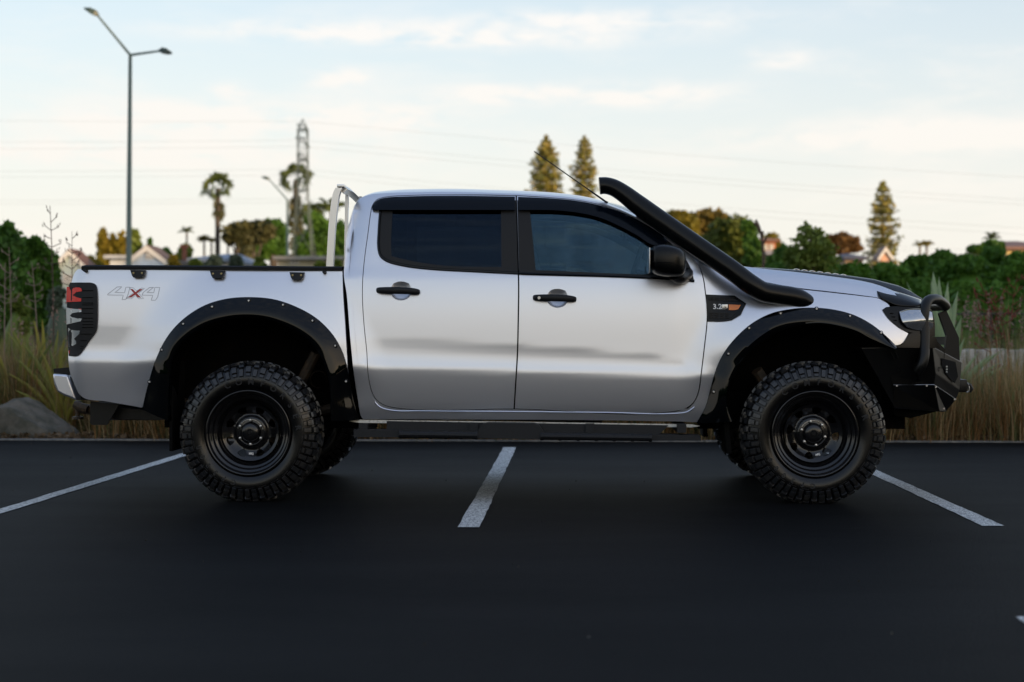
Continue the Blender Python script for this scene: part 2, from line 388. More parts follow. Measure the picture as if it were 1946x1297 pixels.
def panel(name, pts, m, off=0.0, holes=(), thick=0.018, res=0.035, gap=0.0, parent=TRUCK, mirror=False, offf=None, corner=38, world=False, extra=None, step=0.02, edge=0.0):
    poly = pts if world else (poly_px(pts, off, step, True, corner) if step < 5 else [np.array([PW(a, b, off).x, PW(a, b, off).z]) for a, b in pts])
    hs = [(h if world else poly_px(h, off, step, True, corner)) for h in holes]
    if gap: poly = inset(poly, gap); hs = [inset(h, -gap) for h in hs]
    vo, fo = tri(poly, hs, res)
    X = vo[:, 0]; Z = vo[:, 1]; n = len(vo)
    O = off if offf is None else offf(X, Z)
    Y = S(X, Z) + O
    NN = SN(X, Z)
    if offf is not None:
        e = 0.002
        gx = (offf(X + e, Z) - offf(X - e, Z)) / (2 * e); gz = (offf(X, Z + e) - offf(X, Z - e)) / (2 * e)
        NN = NN / -NN[:, 1:2]; NN[:, 0] += gx; NN[:, 2] += gz; NN /= np.linalg.norm(NN, axis=1, keepdims=True)
    V = np.stack([X, Y, Z], 1)
    verts = [tuple(v) for v in V]; nrm = [tuple(v) for v in NN]; faces = [list(map(int, f)) for f in fo]   # (x,z) ccw seen from -Y
    # inner skin
    b = len(verts); verts += [(x, y + thick, z) for x, y, z in V]; nrm += [(-a, -b_, -c) for a, b_, c in NN]
    faces += [[int(i) + b for i in f[::-1]] for f in fo]
    for lp in [poly] + hs:
        lp = np.asarray(lp); A = 0
        for i in range(len(lp)): A += lp[i][0] * lp[(i + 1) % len(lp)][1] - lp[(i + 1) % len(lp)][0] * lp[i][1]
        if (lp is not None) and ((A < 0) == (lp is not None)) : pass
        hole = any(lp.shape == np.asarray(h).shape and np.allclose(lp, h) for h in hs)
        ccw = A > 0
        if hole: ccw = not ccw
        L = lp if (A > 0) else lp[::-1]
        if hole: L = L[::-1]
        yy = S(L[:, 0], L[:, 1]) + (off if offf is None else offf(L[:, 0], L[:, 1]))
        m_ = len(L); b = len(verts)
        d = np.roll(L, -1, 0) - np.roll(L, 1, 0); d /= (np.linalg.norm(d, axis=1, keepdims=True) + 1e-9)
        on = np.stack([d[:, 1], np.zeros(m_), -d[:, 0]], 1)
        for k in range(m_): verts.append((L[k, 0], yy[k], L[k, 1])); nrm.append(tuple(on[k]))
        for k in range(m_): verts.append((L[k, 0], yy[k] + thick, L[k, 1])); nrm.append(tuple(on[k]))
        for k in range(m_):
            k2 = (k + 1) % m_; faces.append([b + k, b + k + m_, b + k2 + m_, b + k2])
    me = bpy.data.meshes.new(name); me.from_pydata(verts, [], faces); me.polygons.foreach_set('use_smooth', [True] * len(faces))
    me.update(); me.normals_split_custom_set_from_vertices(nrm)
    o = link(name, me, [m, matte] if m is silver else m, parent)
    if m is silver:
        nf = len(fo); me.polygons.foreach_set('material_index', [0] * nf + [1] * nf + [0] * (len(faces) - 2 * nf))
    if mirror: mirror_obj(o)
    return o

# ---- outlines traced at the truck's side
RAIL = [(676, 388), (684, 378), (700, 371), (730, 367.5), (770, 366), (850, 365), (940, 367), (1007, 369.5), (1061, 373), (1102, 378), (1148, 388), (1191, 404.5), (1231, 426), (1264, 447.5), (1299, 471), (1322, 490)]
DOOR_R = [(704, 404), (707, 391), (716, 379.5), (731, 374.5), (769, 371.5), (850, 370), (981, 371.5), (982, 409), (984.8, 509), (985.6, 536), (984.7, 617), (983.4, 670), (977, 778.5), (753, 776.5), (728, 770), (712, 757), (703, 735), (696, 665), (690.6, 611), (688, 563), (689, 525), (692, 493), (699, 441)]
DOOR_F = [(981, 371.5), (1048, 375.5), (1102, 381), (1148, 391), (1191, 407.5), (1231, 429), (1264, 450.5), (1299, 474), (1322, 494), (1331, 510), (1337, 530), (1341, 557), (1344, 585), (1344, 611), (1339, 660), (1333, 710), (1327, 748), (1318, 766), (1304, 777), (1288, 782), (977, 778.5), (983.4, 670), (984.7, 617), (985.6, 536), (984.8, 509), (982, 409)]
WIN_R = [(728, 386), (978, 383), (982, 517), (904, 513), (809, 507.5), (765, 501), (740, 494), (728, 486), (722.5, 474), (722.5, 441)]
WIN_F = [(985, 383), (1048, 386), (1102, 391), (1148, 401), (1191, 417), (1231, 438), (1262, 456), (1290, 480), (1308, 506), (1317, 532), (1240, 526), (988, 518)]
TRIM_R = [(725.5, 384), (980.5, 381), (984, 519.5), (904, 515.6), (809, 510), (760, 503), (735, 495.5), (724, 487), (719.8, 474), (720, 441)]
GLASS_R = [(746, 398), (952, 398), (953, 508), (900, 507.5), (847, 505.5), (809, 501), (769, 493.5), (744, 487), (743, 471)]
TRIM_F = [(983, 381), (1048, 384), (1102, 389), (1148, 399), (1191, 415), (1231, 436), (1262, 453), (1292, 479), (1311, 506), (1319.5, 534.5), (1240, 528.5), (986.5, 520)]
GLASS_F = [(1007, 398), (1061, 398), (1102, 403), (1145, 413), (1182, 428), (1225, 452), (1258, 474), (1272, 492), (1276, 522), (1226, 522), (1018, 513.7)]
CUP_R = [(744, 548), (749, 540), (757, 537), (767, 537), (776, 540), (780, 548), (780, 557), (776, 565), (767, 569.5), (757, 569.5), (748, 565), (744, 557)]
CUP_F = [(x + 297.5, y + 14) for x, y in CUP_R]
door_r = panel('rear_door', DOOR_R, silver, holes=[WIN_R, CUP_R], gap=0.0042, mirror=False)
door_f = panel('front_door', DOOR_F, silver, holes=[WIN_F, CUP_F], gap=0.0042)
CAB = [(653.5, 520), (655.5, 498), (657.5, 460), (664, 428), (672, 398)] + RAIL + [(1322, 494), (1299, 474), (1264, 450.5), (1231, 429), (1191, 407.5), (1148, 391), (1102, 381), (1048, 375.5), (981, 371.5), (850, 370), (769, 371.5), (731, 374.5), (716, 379.5), (707, 391), (704, 404), (699, 441), (692, 493), (689, 525), (688, 563), (690.6, 611), (696, 665), (703, 735), (712, 757), (728, 770), (753, 776.5), (977, 778.5), (1288, 782), (1304, 777), (1330, 783), (1330, 803), (1291, 801.5), (690, 797), (686, 791), (681, 764), (671.5, 701), (664, 622), (659, 560)]
cab = panel('cab_side', CAB, silver, thick=0.02, mirror=True, res=0.03)
# far side: doors as one skin, glass as one
o = panel('far_doors', [(707, 380)] + RAIL[3:] + [(1337, 530), (1344, 600), (1330, 770), (720, 770), (692, 600)], silver, holes=[WIN_R, WIN_F], res=0.08)
o.scale = (1, -1, 1); o.location = (0, 2 * YC, 0)
# dark backing added so the shut lines read as shaded gaps (lower body only)
panel('gap_backing', [(672, 530), (1325, 535), (1336, 560), (1325, 780), (700, 776), (690, 700)], matte, off=0.03, thick=0.01, res=0.08, mirror=True)
panel('door_seal', [(700, 400), (716, 376), (769, 372), (981, 372), (1102, 381), (1191, 407), (1264, 450), (1320, 494), (1330, 530), (690, 522)], matte, off=0.022, thick=0.01, holes=[WIN_R, WIN_F], res=0.06, mirror=True)
# windows
tr = panel('window_frame', TRIM_R, trimm, off=-0.003, holes=[GLASS_R], parent=TRUCK, thick=0.01, res=0.05, mirror=True)
tf = panel('window_frame', TRIM_F, trimm, off=-0.003, holes=[GLASS_F], parent=TRUCK, thick=0.01, res=0.05, mirror=True)
gr_in = [(743, 395), (955, 395), (956, 511), (900, 510.5), (847, 508.5), (809, 504), (769, 496.5), (741, 489.5), (740, 471)]
gf_in = [(1004, 395), (1061, 395), (1102, 400), (1145, 410), (1182, 425), (1225, 449), (1262, 473), (1276, 492), (1280, 525), (1226, 525), (1015, 517)]
panel('rear_window', gr_in, glass_rear, off=0.006, thick=0.0, res=0.06, mirror=True)
panel('front_window', gf_in, glass_front, off=0.006, thick=0.0, res=0.06)
o = panel('far_window', gf_in, glass_rear, off=0.006, thick=0.0, res=0.06); o.scale = (1, -1, 1); o.location = (0, 2 * YC, 0)
def seal(pts, name='window_seal', r=0.005, off=-0.005, m=gloss_black, closed=False):
    q = catmull([(PW(a, b).x, PW(a, b).z) for a, b in pts], 0.02, closed)
    mb = MB(); mb.tube([(p[0], float(S(p[0], p[1])) + off, p[1]) for p in q], r, 6); return mb.build(name, m, TRUCK)
seal([(723, 400), (720, 441), (719.8, 474), (724, 487), (735, 495.5), (760, 503), (809, 510), (904, 515.6), (985, 519.7)], r=0.008)
seal([(986, 520), (1240, 528.5), (1319.5, 534.5)], r=0.008)
# rain guards
def guard(top, bot):
    pts = top + bot[::-1]
    z_top = lambda X: np.interp(X, [PW(*p).x for p in top], [PW(*p).z for p in top])
    def off(X, Z):
        d = np.clip((z_top(X) - Z) / 0.075, -0.2, 1.3); return -0.004 - 0.022 * np.sqrt(np.clip(d, 0, 1.3))
    return panel('rain_guard', pts, smoke, offf=off, thick=0.004, res=0.02, corner=50)
guard([(707, 396), (710, 388), (718, 380.5), (731, 376.5), (769, 374), (850, 372.5), (978.5, 374)], [(708, 400), (712, 400), (720, 400), (740, 400), (769, 400), (850, 400), (979, 400)])
guard([(984.5, 374.5), (1048, 377.5), (1102, 383), (1148, 393), (1191, 409), (1231, 430.6), (1264, 452.5), (1269, 458)], [(985, 400), (1061, 401), (1113, 407.7), (1145, 416.5), (1177, 430.6), (1210, 448), (1239.5, 466), (1262, 466)])
# handle cups and handles
def cup(c, r0, door):
    cx, cy = c; mb = MB(); q = PW(cx, cy)
    rings = 7; seg = 28; vs = []; fs = []
    poly = r0
    cc = np.array([q.x, q.z]); P = [np.array([PW(a, b).x, PW(a, b).z]) for a, b in r0]; P = catmull(P, 0.012)
    seg = len(P)
    for i in range(rings + 1):
        f = 1.06 * (1 - i / rings)
        for p in P:
            w = cc + (p - cc) * f; d = 0.016 * (1 - min(f, 1) ** 2.2) + 0.004
            vs.append((w[0], float(S(w[0], w[1])) + d, w[1]))
    for i in range(rings):
        for k in range(seg):
            a0 = i * seg + k; a1 = i * seg + (k + 1) % seg; fs.append([a0, a1, a1 + seg, a0 + seg])
    mb.add(vs, fs, smooth=True); o = mb.build('handle_cup', silver, TRUCK)
def handle(dx, dy, door, key):
    mb = MB(); pts = []
    for a, b, o_ in ((717, 552, -0.012), (722, 552, -0.03), (735, 552.2, -0.036), (760, 552.6, -0.040), (780, 553.5, -0.036), (790, 554.5, -0.030), (796, 555.5, -0.012)):
        pts.append(PW(a + dx, b + dy, o_))
    q = [Vector(p) for p in catmull([(p.x, p.y, p.z) for p in pts], 0.01, False)]
    rr = [0.021 * min(1, 0.45 + 0.55 * math.sin(math.pi * min(1, max(0, (i + 1) / (len(q) + 1))) ) ** 0.35) for i in range(len(q))]
    mb.tube(q, rr, 14, flat=0.55); mb.box(PW(724 + dx, 552 + dy, -0.01), (0.03, 0.04, 0.025)); mb.box(PW(789 + dx, 554 + dy, -0.01), (0.03, 0.04, 0.025))
    h = mb.build('door_handle', plastic, TRUCK, sharp=60)
    if key:
        k = MB(); p = PW(727 + dx, 552.4 + dy, -0.046); k.lathe([(0.0, 0), (0.0085, 0), (0.0095, 0.003), (0.0095, 0.012)], c=(p.x, p.y, p.z), seg=20); k.build('key_lock', steel, TRUCK)
cup((762, 553), CUP_R, door_r); cup((1059.5, 567), CUP_F, door_f)
handle(0, 0, door_r, False); handle(297.5, 14, door_f, True)
# ---- roof and windscreen loft
def rail_pts():
    q = [PW(a, b) for a, b in RAIL]; return catmull([(p.x, p.z) for p in q], 0.03, False, 80)
RP = rail_pts()
RP = RP + [np.array([RP[-1][0] + 0.05 * k, RP[-1][1] - 0.028 * k]) for k in (1, 2, 3)]
mb = MB(); nt_ = 26; vs = []; fs = []; mis = []
xh = GX(1150, 9.3)
for (x, z) in RP:
    y = float(S(x, z)); hw = YC - y
    h = np.interp(x, [GX(680, 9.3), GX(760, 9.3), xh, xh + 0.25, GX(1322, 9.2)], [0.045, 0.055, 0.055, 0.10, 0.17])
    for k in range(nt_ + 1):
        t = k / nt_; c = abs(2 * t - 1); vs.append((x, y + 2 * hw * t, z + h * (1 - c ** 3.2)))
for i in range(len(RP) - 1):
    for k in range(nt_):
        a = i * (nt_ + 1) + k; f = [a, a + 1, a + nt_ + 2, a + nt_ + 1]; xm = (RP[i][0] + RP[i + 1][0]) / 2; tt = (k + .5) / nt_
        mb.add([], [], True)
        mb.f.append(f); mb.sm.append(True); mb.mi.append(1 if (xm > xh + 0.02 and 0.045 < tt < 0.955) else 0)
mb.v = vs; mb.build('roof', [silver, glass_screen], TRUCK)
hl = MB(); nr = [i for i in range(len(RP)) if RP[i][0] < xh]; hv = []
for i in nr:
    for k in range(nt_ + 1): v = vs[i * (nt_ + 1) + k]; hv.append((v[0], v[1] + (0.03 if k == 0 else -0.03 if k == nt_ else 0), v[2] - 0.03))
hl.add(hv, [[i * (nt_ + 1) + k, i * (nt_ + 1) + k + 1, (i + 1) * (nt_ + 1) + k + 1, (i + 1) * (nt_ + 1) + k] for i in range(len(nr) - 1) for k in range(nt_)], True); hl.build('headliner', matte, TRUCK)
# rear wall of cab
REARO = [(684, 378), (676, 388), (672, 398), (664, 428), (657.5, 460), (655.5, 498), (653.5, 520), (659, 560), (664, 622), (671.5, 701), (681, 764), (686, 791)]
q = poly_px(REARO, 0, 0.03, False)
mb = MB(); vs = []; fs = []; K = 16
for p in q:
    y = float(S(p[0], p[1]))
    for k in range(K + 1):
        t = k / K; c = abs(2 * t - 1); vs.append((p[0] - 0.035 * (1 - c ** 6), y + 2 * (YC - y) * t, p[1] + (0.0 if p is not q[0] else 0.05 * (1 - c ** 3.2))))
for i in range(len(q) - 1):
    for k in range(K): a = i * (K + 1) + k; fs.append([a, a + 1, a + K + 2, a + K + 1])
mb.add(vs, fs, True, 0); mb.build('cab_rear_wall', silver, TRUCK); mb = MB(); mb.add([(v[0] + .03, v[1], v[2]) for v in vs], fs, True); mb.build('rear_bulkhead', matte, TRUCK)
mb = MB(); mb.box((GX(663, 9.2) - 0.028, YC, 1.52), (0.01, 1.15, 0.30), rot=Euler((0, R(10), 0)), bev=0.004); mb.build('rear_screen', smoke, TRUCK)
# ---- tub side
BED = [(148, 512), (141.5, 520), (136, 536), (131, 560), (128, 620), (130, 680), (134, 712), (141, 729), (149, 747), (160, 757), (200, 763), (269, 775), (276, 770), (290, 725), (300, 690), (322, 650), (350, 620), (395, 592), (430, 580), (475, 576), (520, 580), (560, 593), (600, 616), (628, 645), (643, 675), (655, 705), (662, 720), (660, 690), (656, 620), (652, 560), (650.5, 514)]
panel('tub_side', BED, silver, thick=0.03, mirror=True, res=0.03, corner=42)
mb = MB()
q = poly_px([(156, 512.5), (162, 511.5), (175, 511.3), (300, 511.6), (450, 512.6), (651, 514)], 0, 0.06, False)
for sgn in (1,):
    vs = []; fs = []; prof = [(0.0, -0.006), (-0.012, -0.002), (-0.014, 0.014), (-0.004, 0.022), (0.05, 0.024), (0.07, 0.0)]
    for p in q:
        y = float(S(p[0], p[1] - 0.01))
        for (o_, z_) in prof: yy = y + o_; vs.append((p[0], yy if sgn == 1 else 2 * YC - yy, p[1] + z_))
    n_ = len(prof)
    for i in range(len(q) - 1):
        for k in range(n_ - 1): a = i * n_ + k; fs.append([a, a + 1, a + n_ + 1, a + n_])
    fs.append(list(range(n_))); mb.add(vs, fs, False)
mirror_obj(mb.build('tub_rail_cap', plastic, TRUCK))
xa = q[0][0]; xb = q[-1][0]; zt = q[0][1]
mb = MB()
mb.box((xa + 0.03, YC, 1.09), (0.05, 1.64, 0.52), bev=0.01); mb.build('tailgate', silver, TRUCK); mb = MB(); mb.box((xb - 0.03, YC, 1.09), (0.04, 1.6, 0.5)); mb.build('tub_front_wall', plastic, TRUCK); mb = MB(); mb.box(((xa + xb) / 2, YC, 0.90), (xb - xa - 0.12, 0.86, 0.04)); mb.build('tub_floor', matte, TRUCK)
# tie-down hook brackets and pins
for cx, cy in ((261.5, 520.5), (412.5, 521.5), (564, 524.5)):
    pts = [(cx - 14, cy - 7), (cx + 14, cy - 6.5), (cx + 12, cy + 3), (cx + 8, cy + 7.5), (cx - 8, cy + 7.5), (cx - 11, cy + 3)]
    panel('tie_down_bracket', pts, plastic, off=-0.028, thick=0.03, res=0.03, corner=12)
    for dx in (-8, 8):
        mb = MB(); p = PW(cx + dx, cy - 1.2, -0.031); mb.lathe([(0.0, 0), (0.006, 0), (0.0065, 0.002), (0.0065, 0.01)], c=tuple(p), seg=12)
        p = PW(cx + dx, cy - 1.2, -0.033); mb.box(tuple(p), (0.004, 0.004, 0.004)); mb.build('bracket_bolt', brass, TRUCK)
for cx, cy in ((164, 515.5), (617.5, 518.5)):
    mb = MB(); p = PW(cx, cy, 0); mb.tube([p, p + Vector((-0.003, -0.03, 0.004))], [0.011, 0.009], 12); mb.build('cover_pin', plastic, TRUCK)
# black filler standing in for the shade between tub and cab
mb = MB(); mb.box((GX(657, 9.2), YC, 0.95), (0.03, 1.66, 0.84)); mb.build('cab_gap_filler', matte, TRUCK)
# ---- 4x4 decal: outlined figures and a red X
def decal_strip(pts, w, name, m, off=-0.0012, closed=False):
    q = catmull([(PW(a, b).x, PW(a, b).z) for a, b in pts], 0.01, closed, 10); mb = MB(); n = len(q)
    if closed: q = q + [q[0]]; n += 1
    vs = []; fs = []
    for i, p in enumerate(q):
        d = q[min(i + 1, n - 1)] - q[max(i - 1, 0)]; d = d / (np.linalg.norm(d) + 1e-9); nn = np.array([-d[1], d[0]]) * w / 2
        for s_ in (-1, 1): a = p + nn * s_; vs.append((a[0], float(S(a[0], a[1])) + off, a[1]))
    for i in range(n - 1): fs.append([2 * i, 2 * i + 1, 2 * i + 3, 2 * i + 2])
    mb.add(vs, fs, True); return mb.build(name, m, TRUCK, fix=False)
def zp(x, y): return (100 + x / 7.204, 520 + y / 7.204)
FOUR = [zp(755, 285), zp(885, 185), zp(1000, 182), zp(935, 235), zp(855, 262), zp(985, 265), zp(1010, 185), zp(1055, 188), zp(1030, 262), zp(1050, 300), zp(1000, 360), zp(950, 360), zp(968, 298), zp(755, 293)]
FOUR2 = [zp(1225, 290), zp(1290, 262), zp(1245, 262), zp(1300, 195), zp(1360, 192), zp(1335, 262), zp(1382, 262), zp(1400, 192), zp(1468, 192), zp(1440, 320), zp(1410, 370), zp(1350, 370), zp(1370, 305), zp(1225, 300)]
FOUR = [zp(752, 288), zp(885, 185), zp(950, 183), zp(905, 222), zp(850, 262), zp(985, 265), zp(1003, 190), zp(1060, 188), zp(1040, 262), zp(1030, 300), zp(1000, 358), zp(952, 360), zp(968, 298), zp(755, 296)]
FOUR2 = [zp(1225, 298), zp(1240, 262), zp(1330, 192), zp(1385, 190), zp(1290, 262), zp(1385, 264), zp(1400, 192), zp(1468, 192), zp(1438, 322), zp(1408, 368), zp(1350, 368), zp(1372, 300)]
decal_strip(FOUR, 0.0028, 'four_wheel_decal', grey_decal, closed=True); decal_strip(FOUR2, 0.0028, 'four_wheel_decal', grey_decal, closed=True)
decal_strip([zp(1005, 345), zp(1112, 262), zp(1050, 195), zp(1100, 195), zp(1150, 240), zp(1215, 200), zp(1260, 205), zp(1175, 272), zp(1250, 345), zp(1180, 348), zp(1130, 300), zp(1080, 348)], 0.0022, 'four_wheel_decal', grey_decal, closed=True, off=-0.0009)
mb = MB()
for poly in ([zp(1060, 214), zp(1095, 214), zp(1210, 330), zp(1165, 330)], [zp(1190, 216), zp(1235, 214), zp(1075, 330), zp(1030, 330)]):
    vs = [PW(a, b, -0.0016 if poly[0][0] < 250 else -0.002) for a, b in poly]; mb.add(vs, [[0, 1, 2, 3]])
mb.build('decal_cross', red_decal, TRUCK, fix=False)
# ---- fender
FEND = [(1324, 495), (1345, 507), (1390, 522), (1440, 535), (1514, 548.5), (1579, 556), (1640, 563), (1672, 568), (1686, 576), (1692, 583), (1680, 588), (1690, 606), (1704, 620), (1727, 634), (1716, 652), (1704, 657), (1690, 652), (1668, 635), (1640, 619), (1600, 605), (1558, 598), (1520, 600), (1480, 607), (1440, 628), (1415, 655), (1395, 685), (1380, 700), (1368, 730), (1358, 765), (1340, 800), (1329, 803), (1329, 786), (1306, 778), (1318, 766), (1327, 748), (1333, 710), (1339, 660), (1344, 611), (1344, 585), (1341, 557), (1337, 530), (1331, 510)]
panel('front_fender', FEND, silver, gap=0.002, thick=0.02, mirror=True, res=0.03, corner=42)
# ---- bonnet: lofted from near shut line over to the far one
HG = [(1322, 492), (1345, 504), (1390, 520), (1440, 533), (1514, 547), (1579, 554.5), (1640, 562), (1672, 567), (1690, 574)]
HE = [(1322, 484), (1345, 492), (1390, 505), (1425, 511.5), (1514, 521), (1579, 529), (1640, 538), (1672, 546), (1712, 562)]
hg = [PW(a, b) for a, b in HG]; he = [W(a, b, PW(c, d).y + 0.075) for (a, b), (c, d) in zip(HE, HG)]
GA = catmull([tuple(p) for p in hg], 0.04, False, 80)
kE = catmull([tuple(p) for p in he], 0.04, False, 80)
NS = 60
def resamp(q, n):
    q = np.asarray(q); d = np.r_[0, np.cumsum(np.linalg.norm(np.diff(q, axis=0), axis=1))]; t = np.linspace(0, d[-1], n)
    return np.stack([np.interp(t, d, q[:, k]) for k in range(3)], 1)
ga = resamp(GA, NS); ke = resamp(kE, NS); mb = MB(); vs = []; fs = []
for i in range(NS):
    a = ga[i]; b = ke[i]; half = []
    c1 = a * 0.25 + b * 0.75 + np.array([0, -0.010, 0.004])
    half = [a, a * 0.6 + b * 0.4 + np.array([0, -0.008, 0.002]), c1, b, b + np.array([0, 0.012, 0.009])]
    hw = YC - b[1]
    fwd = 0.10 * (i / (NS - 1)) ** 3
    for t in (0.1, 0.2, 0.35, 0.5, 0.7, 1.0):
        half.append(np.array([b[0] + fwd * t, b[1] + hw * t, b[2] + 0.010 + 0.028 * math.sin(t * math.pi / 2)]))
    full = half + [np.array([p[0], 2 * YC - p[1], p[2]]) for p in half[:-1][::-1]]
    vs += [tuple(p) for p in full]; n_ = len(full)
for i in range(NS - 1):
    for k in range(n_ - 1): a = i * n_ + k; fs.append([a, a + 1, a + n_ + 1, a + n_])
mb.add(vs, fs, True); mb.build('bonnet', silver, TRUCK, sharp=50)
# bonnet scoop down the middle with raised vent ribs
SC = [(1433, 508), (1470, 510), (1514, 513), (1560, 518), (1609, 523.6), (1659, 530.6), (1707, 543), (1729, 553), (1751, 567)]
mb = MB(); vs = []; fs = []
for k, (a, b) in enumerate(SC):
    p = W(a, b, 9.62); zb = p.z - 0.06
    for (y, z) in ((9.50, zb), (9.56, p.z - 0.012), (9.62, p.z), (10.0, p.z + 0.004), (10.38, p.z), (10.44, p.z - 0.012), (10.5, zb)): vs.append((p.x, y, z))
for i in range(len(SC) - 1):
    for k in range(6): a = i * 7 + k; fs.append([a, a + 1, a + 8, a + 7])
mb.add(vs, fs, True); mb.add(vs[:7], [list(range(7))]); mb.build('bonnet_scoop', satin_black, TRUCK, sharp=50)
mb = MB()
for k in range(7):
    a = 1516 + k * 14.8; b = 512.4 + k * 1.75; p = W(a, b, 9.62)
    mb.box((p.x, 9.72, p.z + 0.0005), (0.024, 0.2, 0.006), rot=Euler((0, R(14), 0)), bev=0.002)
mb.build('scoop_vent', steel, TRUCK)
# bonnet guard: black wrap over the front edge
BG_ = [(1662, 545), (1672, 566), (1688, 571), (1697, 581), (1720, 583), (1752, 581), (1764, 580)]
rows = []
for (a, b), (c, d), (e, f) in zip([(1662, 545), (1680, 550), (1700, 556), (1722, 562), (1750, 572)], [(1668, 556), (1684, 562), (1703, 568), (1724, 573), (1752, 577)], [(1672, 567), (1690, 574), (1699, 581), (1722, 583), (1754, 581)]):
    y = PW(min(e, 1745), f).y
    rows.append([W(e, f, y - 0.012), W(c, d, y + 0.01), W(a, b, y + 0.085), W(a, b, y + 0.085) + Vector((0.02, 0.05, 0.012)), Vector((W(a, b, y + 0.1).x + 0.06, 9.75, W(a, b, y).z + 0.02)), Vector((W(a, b, y + 0.1).x + 0.08, YC, W(a, b, y).z + 0.03))])
mb = MB(); vs = [v for r_ in rows for v in r_]; fs = []
for i in range(len(rows) - 1):
    for k in range(5): a = i * 6 + k; fs.append([a, a + 1, a + 7, a + 6])
vs2 = [Vector((v.x, 2 * YC - v.y, v.z)) for v in vs]
mb.add(vs, fs, True); mb.add(vs2, [f[::-1] for f in fs], True)
o = mb.build('bonnet_guard', gloss_black, TRUCK, sharp=80); md = o.modifiers.new('sub', 'SUBSURF'); md.levels = 2; md.render_levels = 2
md = o.modifiers.new('sol', 'SOLIDIFY'); md.thickness = 0.006
# ---- side vent with badge
V1 = [(1341.5, 560), (1396, 562), (1418, 577), (1408, 598), (1390, 609), (1372, 611.5), (1344, 611.5)]
panel('side_vent', V1, satin_black, off=-0.008, thick=0.012, res=0.04, corner=20)
for pts in ([(1346, 565), (1393, 567), (1404, 573), (1346, 572)], [(1346, 593), (1400, 594), (1389, 604), (1373, 607), (1347, 607)]):
    panel('vent_mesh', pts, plastic, off=-0.0105, thick=0.003, res=0.03, corner=20)
mb = MB()
for row in (566, 569.5, 596, 600, 604):
    for k in range(5 if row < 590 else 4): p = PW(1352 + k * 10, row + k * 0.2, -0.0125); mb.box(tuple(p), (0.021, 0.004, 0.0035), rot=Euler((0, R(8 if k % 2 else -8), 0)))
mb.build('vent_slat', satin_black, TRUCK)
panel('side_indicator', [(1385, 579), (1408, 580), (1403, 588), (1398, 589.5), (1385, 589.5)], amber, off=-0.013, thick=0.006, res=0.03, corner=20)
def text_faces(s, size, depth=0.0, space=1.0, font_off=0.0):
    cu = bpy.data.curves.new('t', 'FONT'); cu.body = s; cu.size = size; cu.extrude = depth; cu.offset = font_off; cu.space_character = space; cu.align_x = 'CENTER'; cu.align_y = 'CENTER'; cu.resolution_u = 3
    ob = bpy.data.objects.new('t', cu); COL.objects.link(ob); dg = bpy.context.evaluated_depsgraph_get(); dg.update()
    me = bpy.data.meshes.new_from_object(ob.evaluated_get(dg)); vs = [v.co.copy() for v in me.vertices]; fs = [list(p.vertices) for p in me.polygons]
    bpy.data.objects.remove(ob); bpy.data.curves.remove(cu); bpy.data.meshes.remove(me); return vs, fs
def side_text(s, px, py, size, name, m, off, wide=1.0, bold=0.0):
    vs, fs = text_faces(s, size, 0, 1.0, bold); p = PW(px, py); mb = MB()
    mb.add([(p.x + v.x * wide, float(S(p.x + v.x * wide, p.z + v.y)) + off, p.z + v.y) for v in vs], fs); return mb.build(name, m, TRUCK, fix=False)
side_text('3.2', 1363, 583.5, 0.040, 'engine_badge', white_decal, -0.0115, 1.1, 0.0012)
mb = MB(); p = PW(1377.5, 583.8, -0.0105); mb.box(tuple(p), (0.034, 0.002, 0.030), bev=0.0008); mb.build('badge_plate', steel, TRUCK)
side_text('5', 1377.5, 583.8, 0.026, 'badge_numeral', satin_black, -0.0125, 1.2)
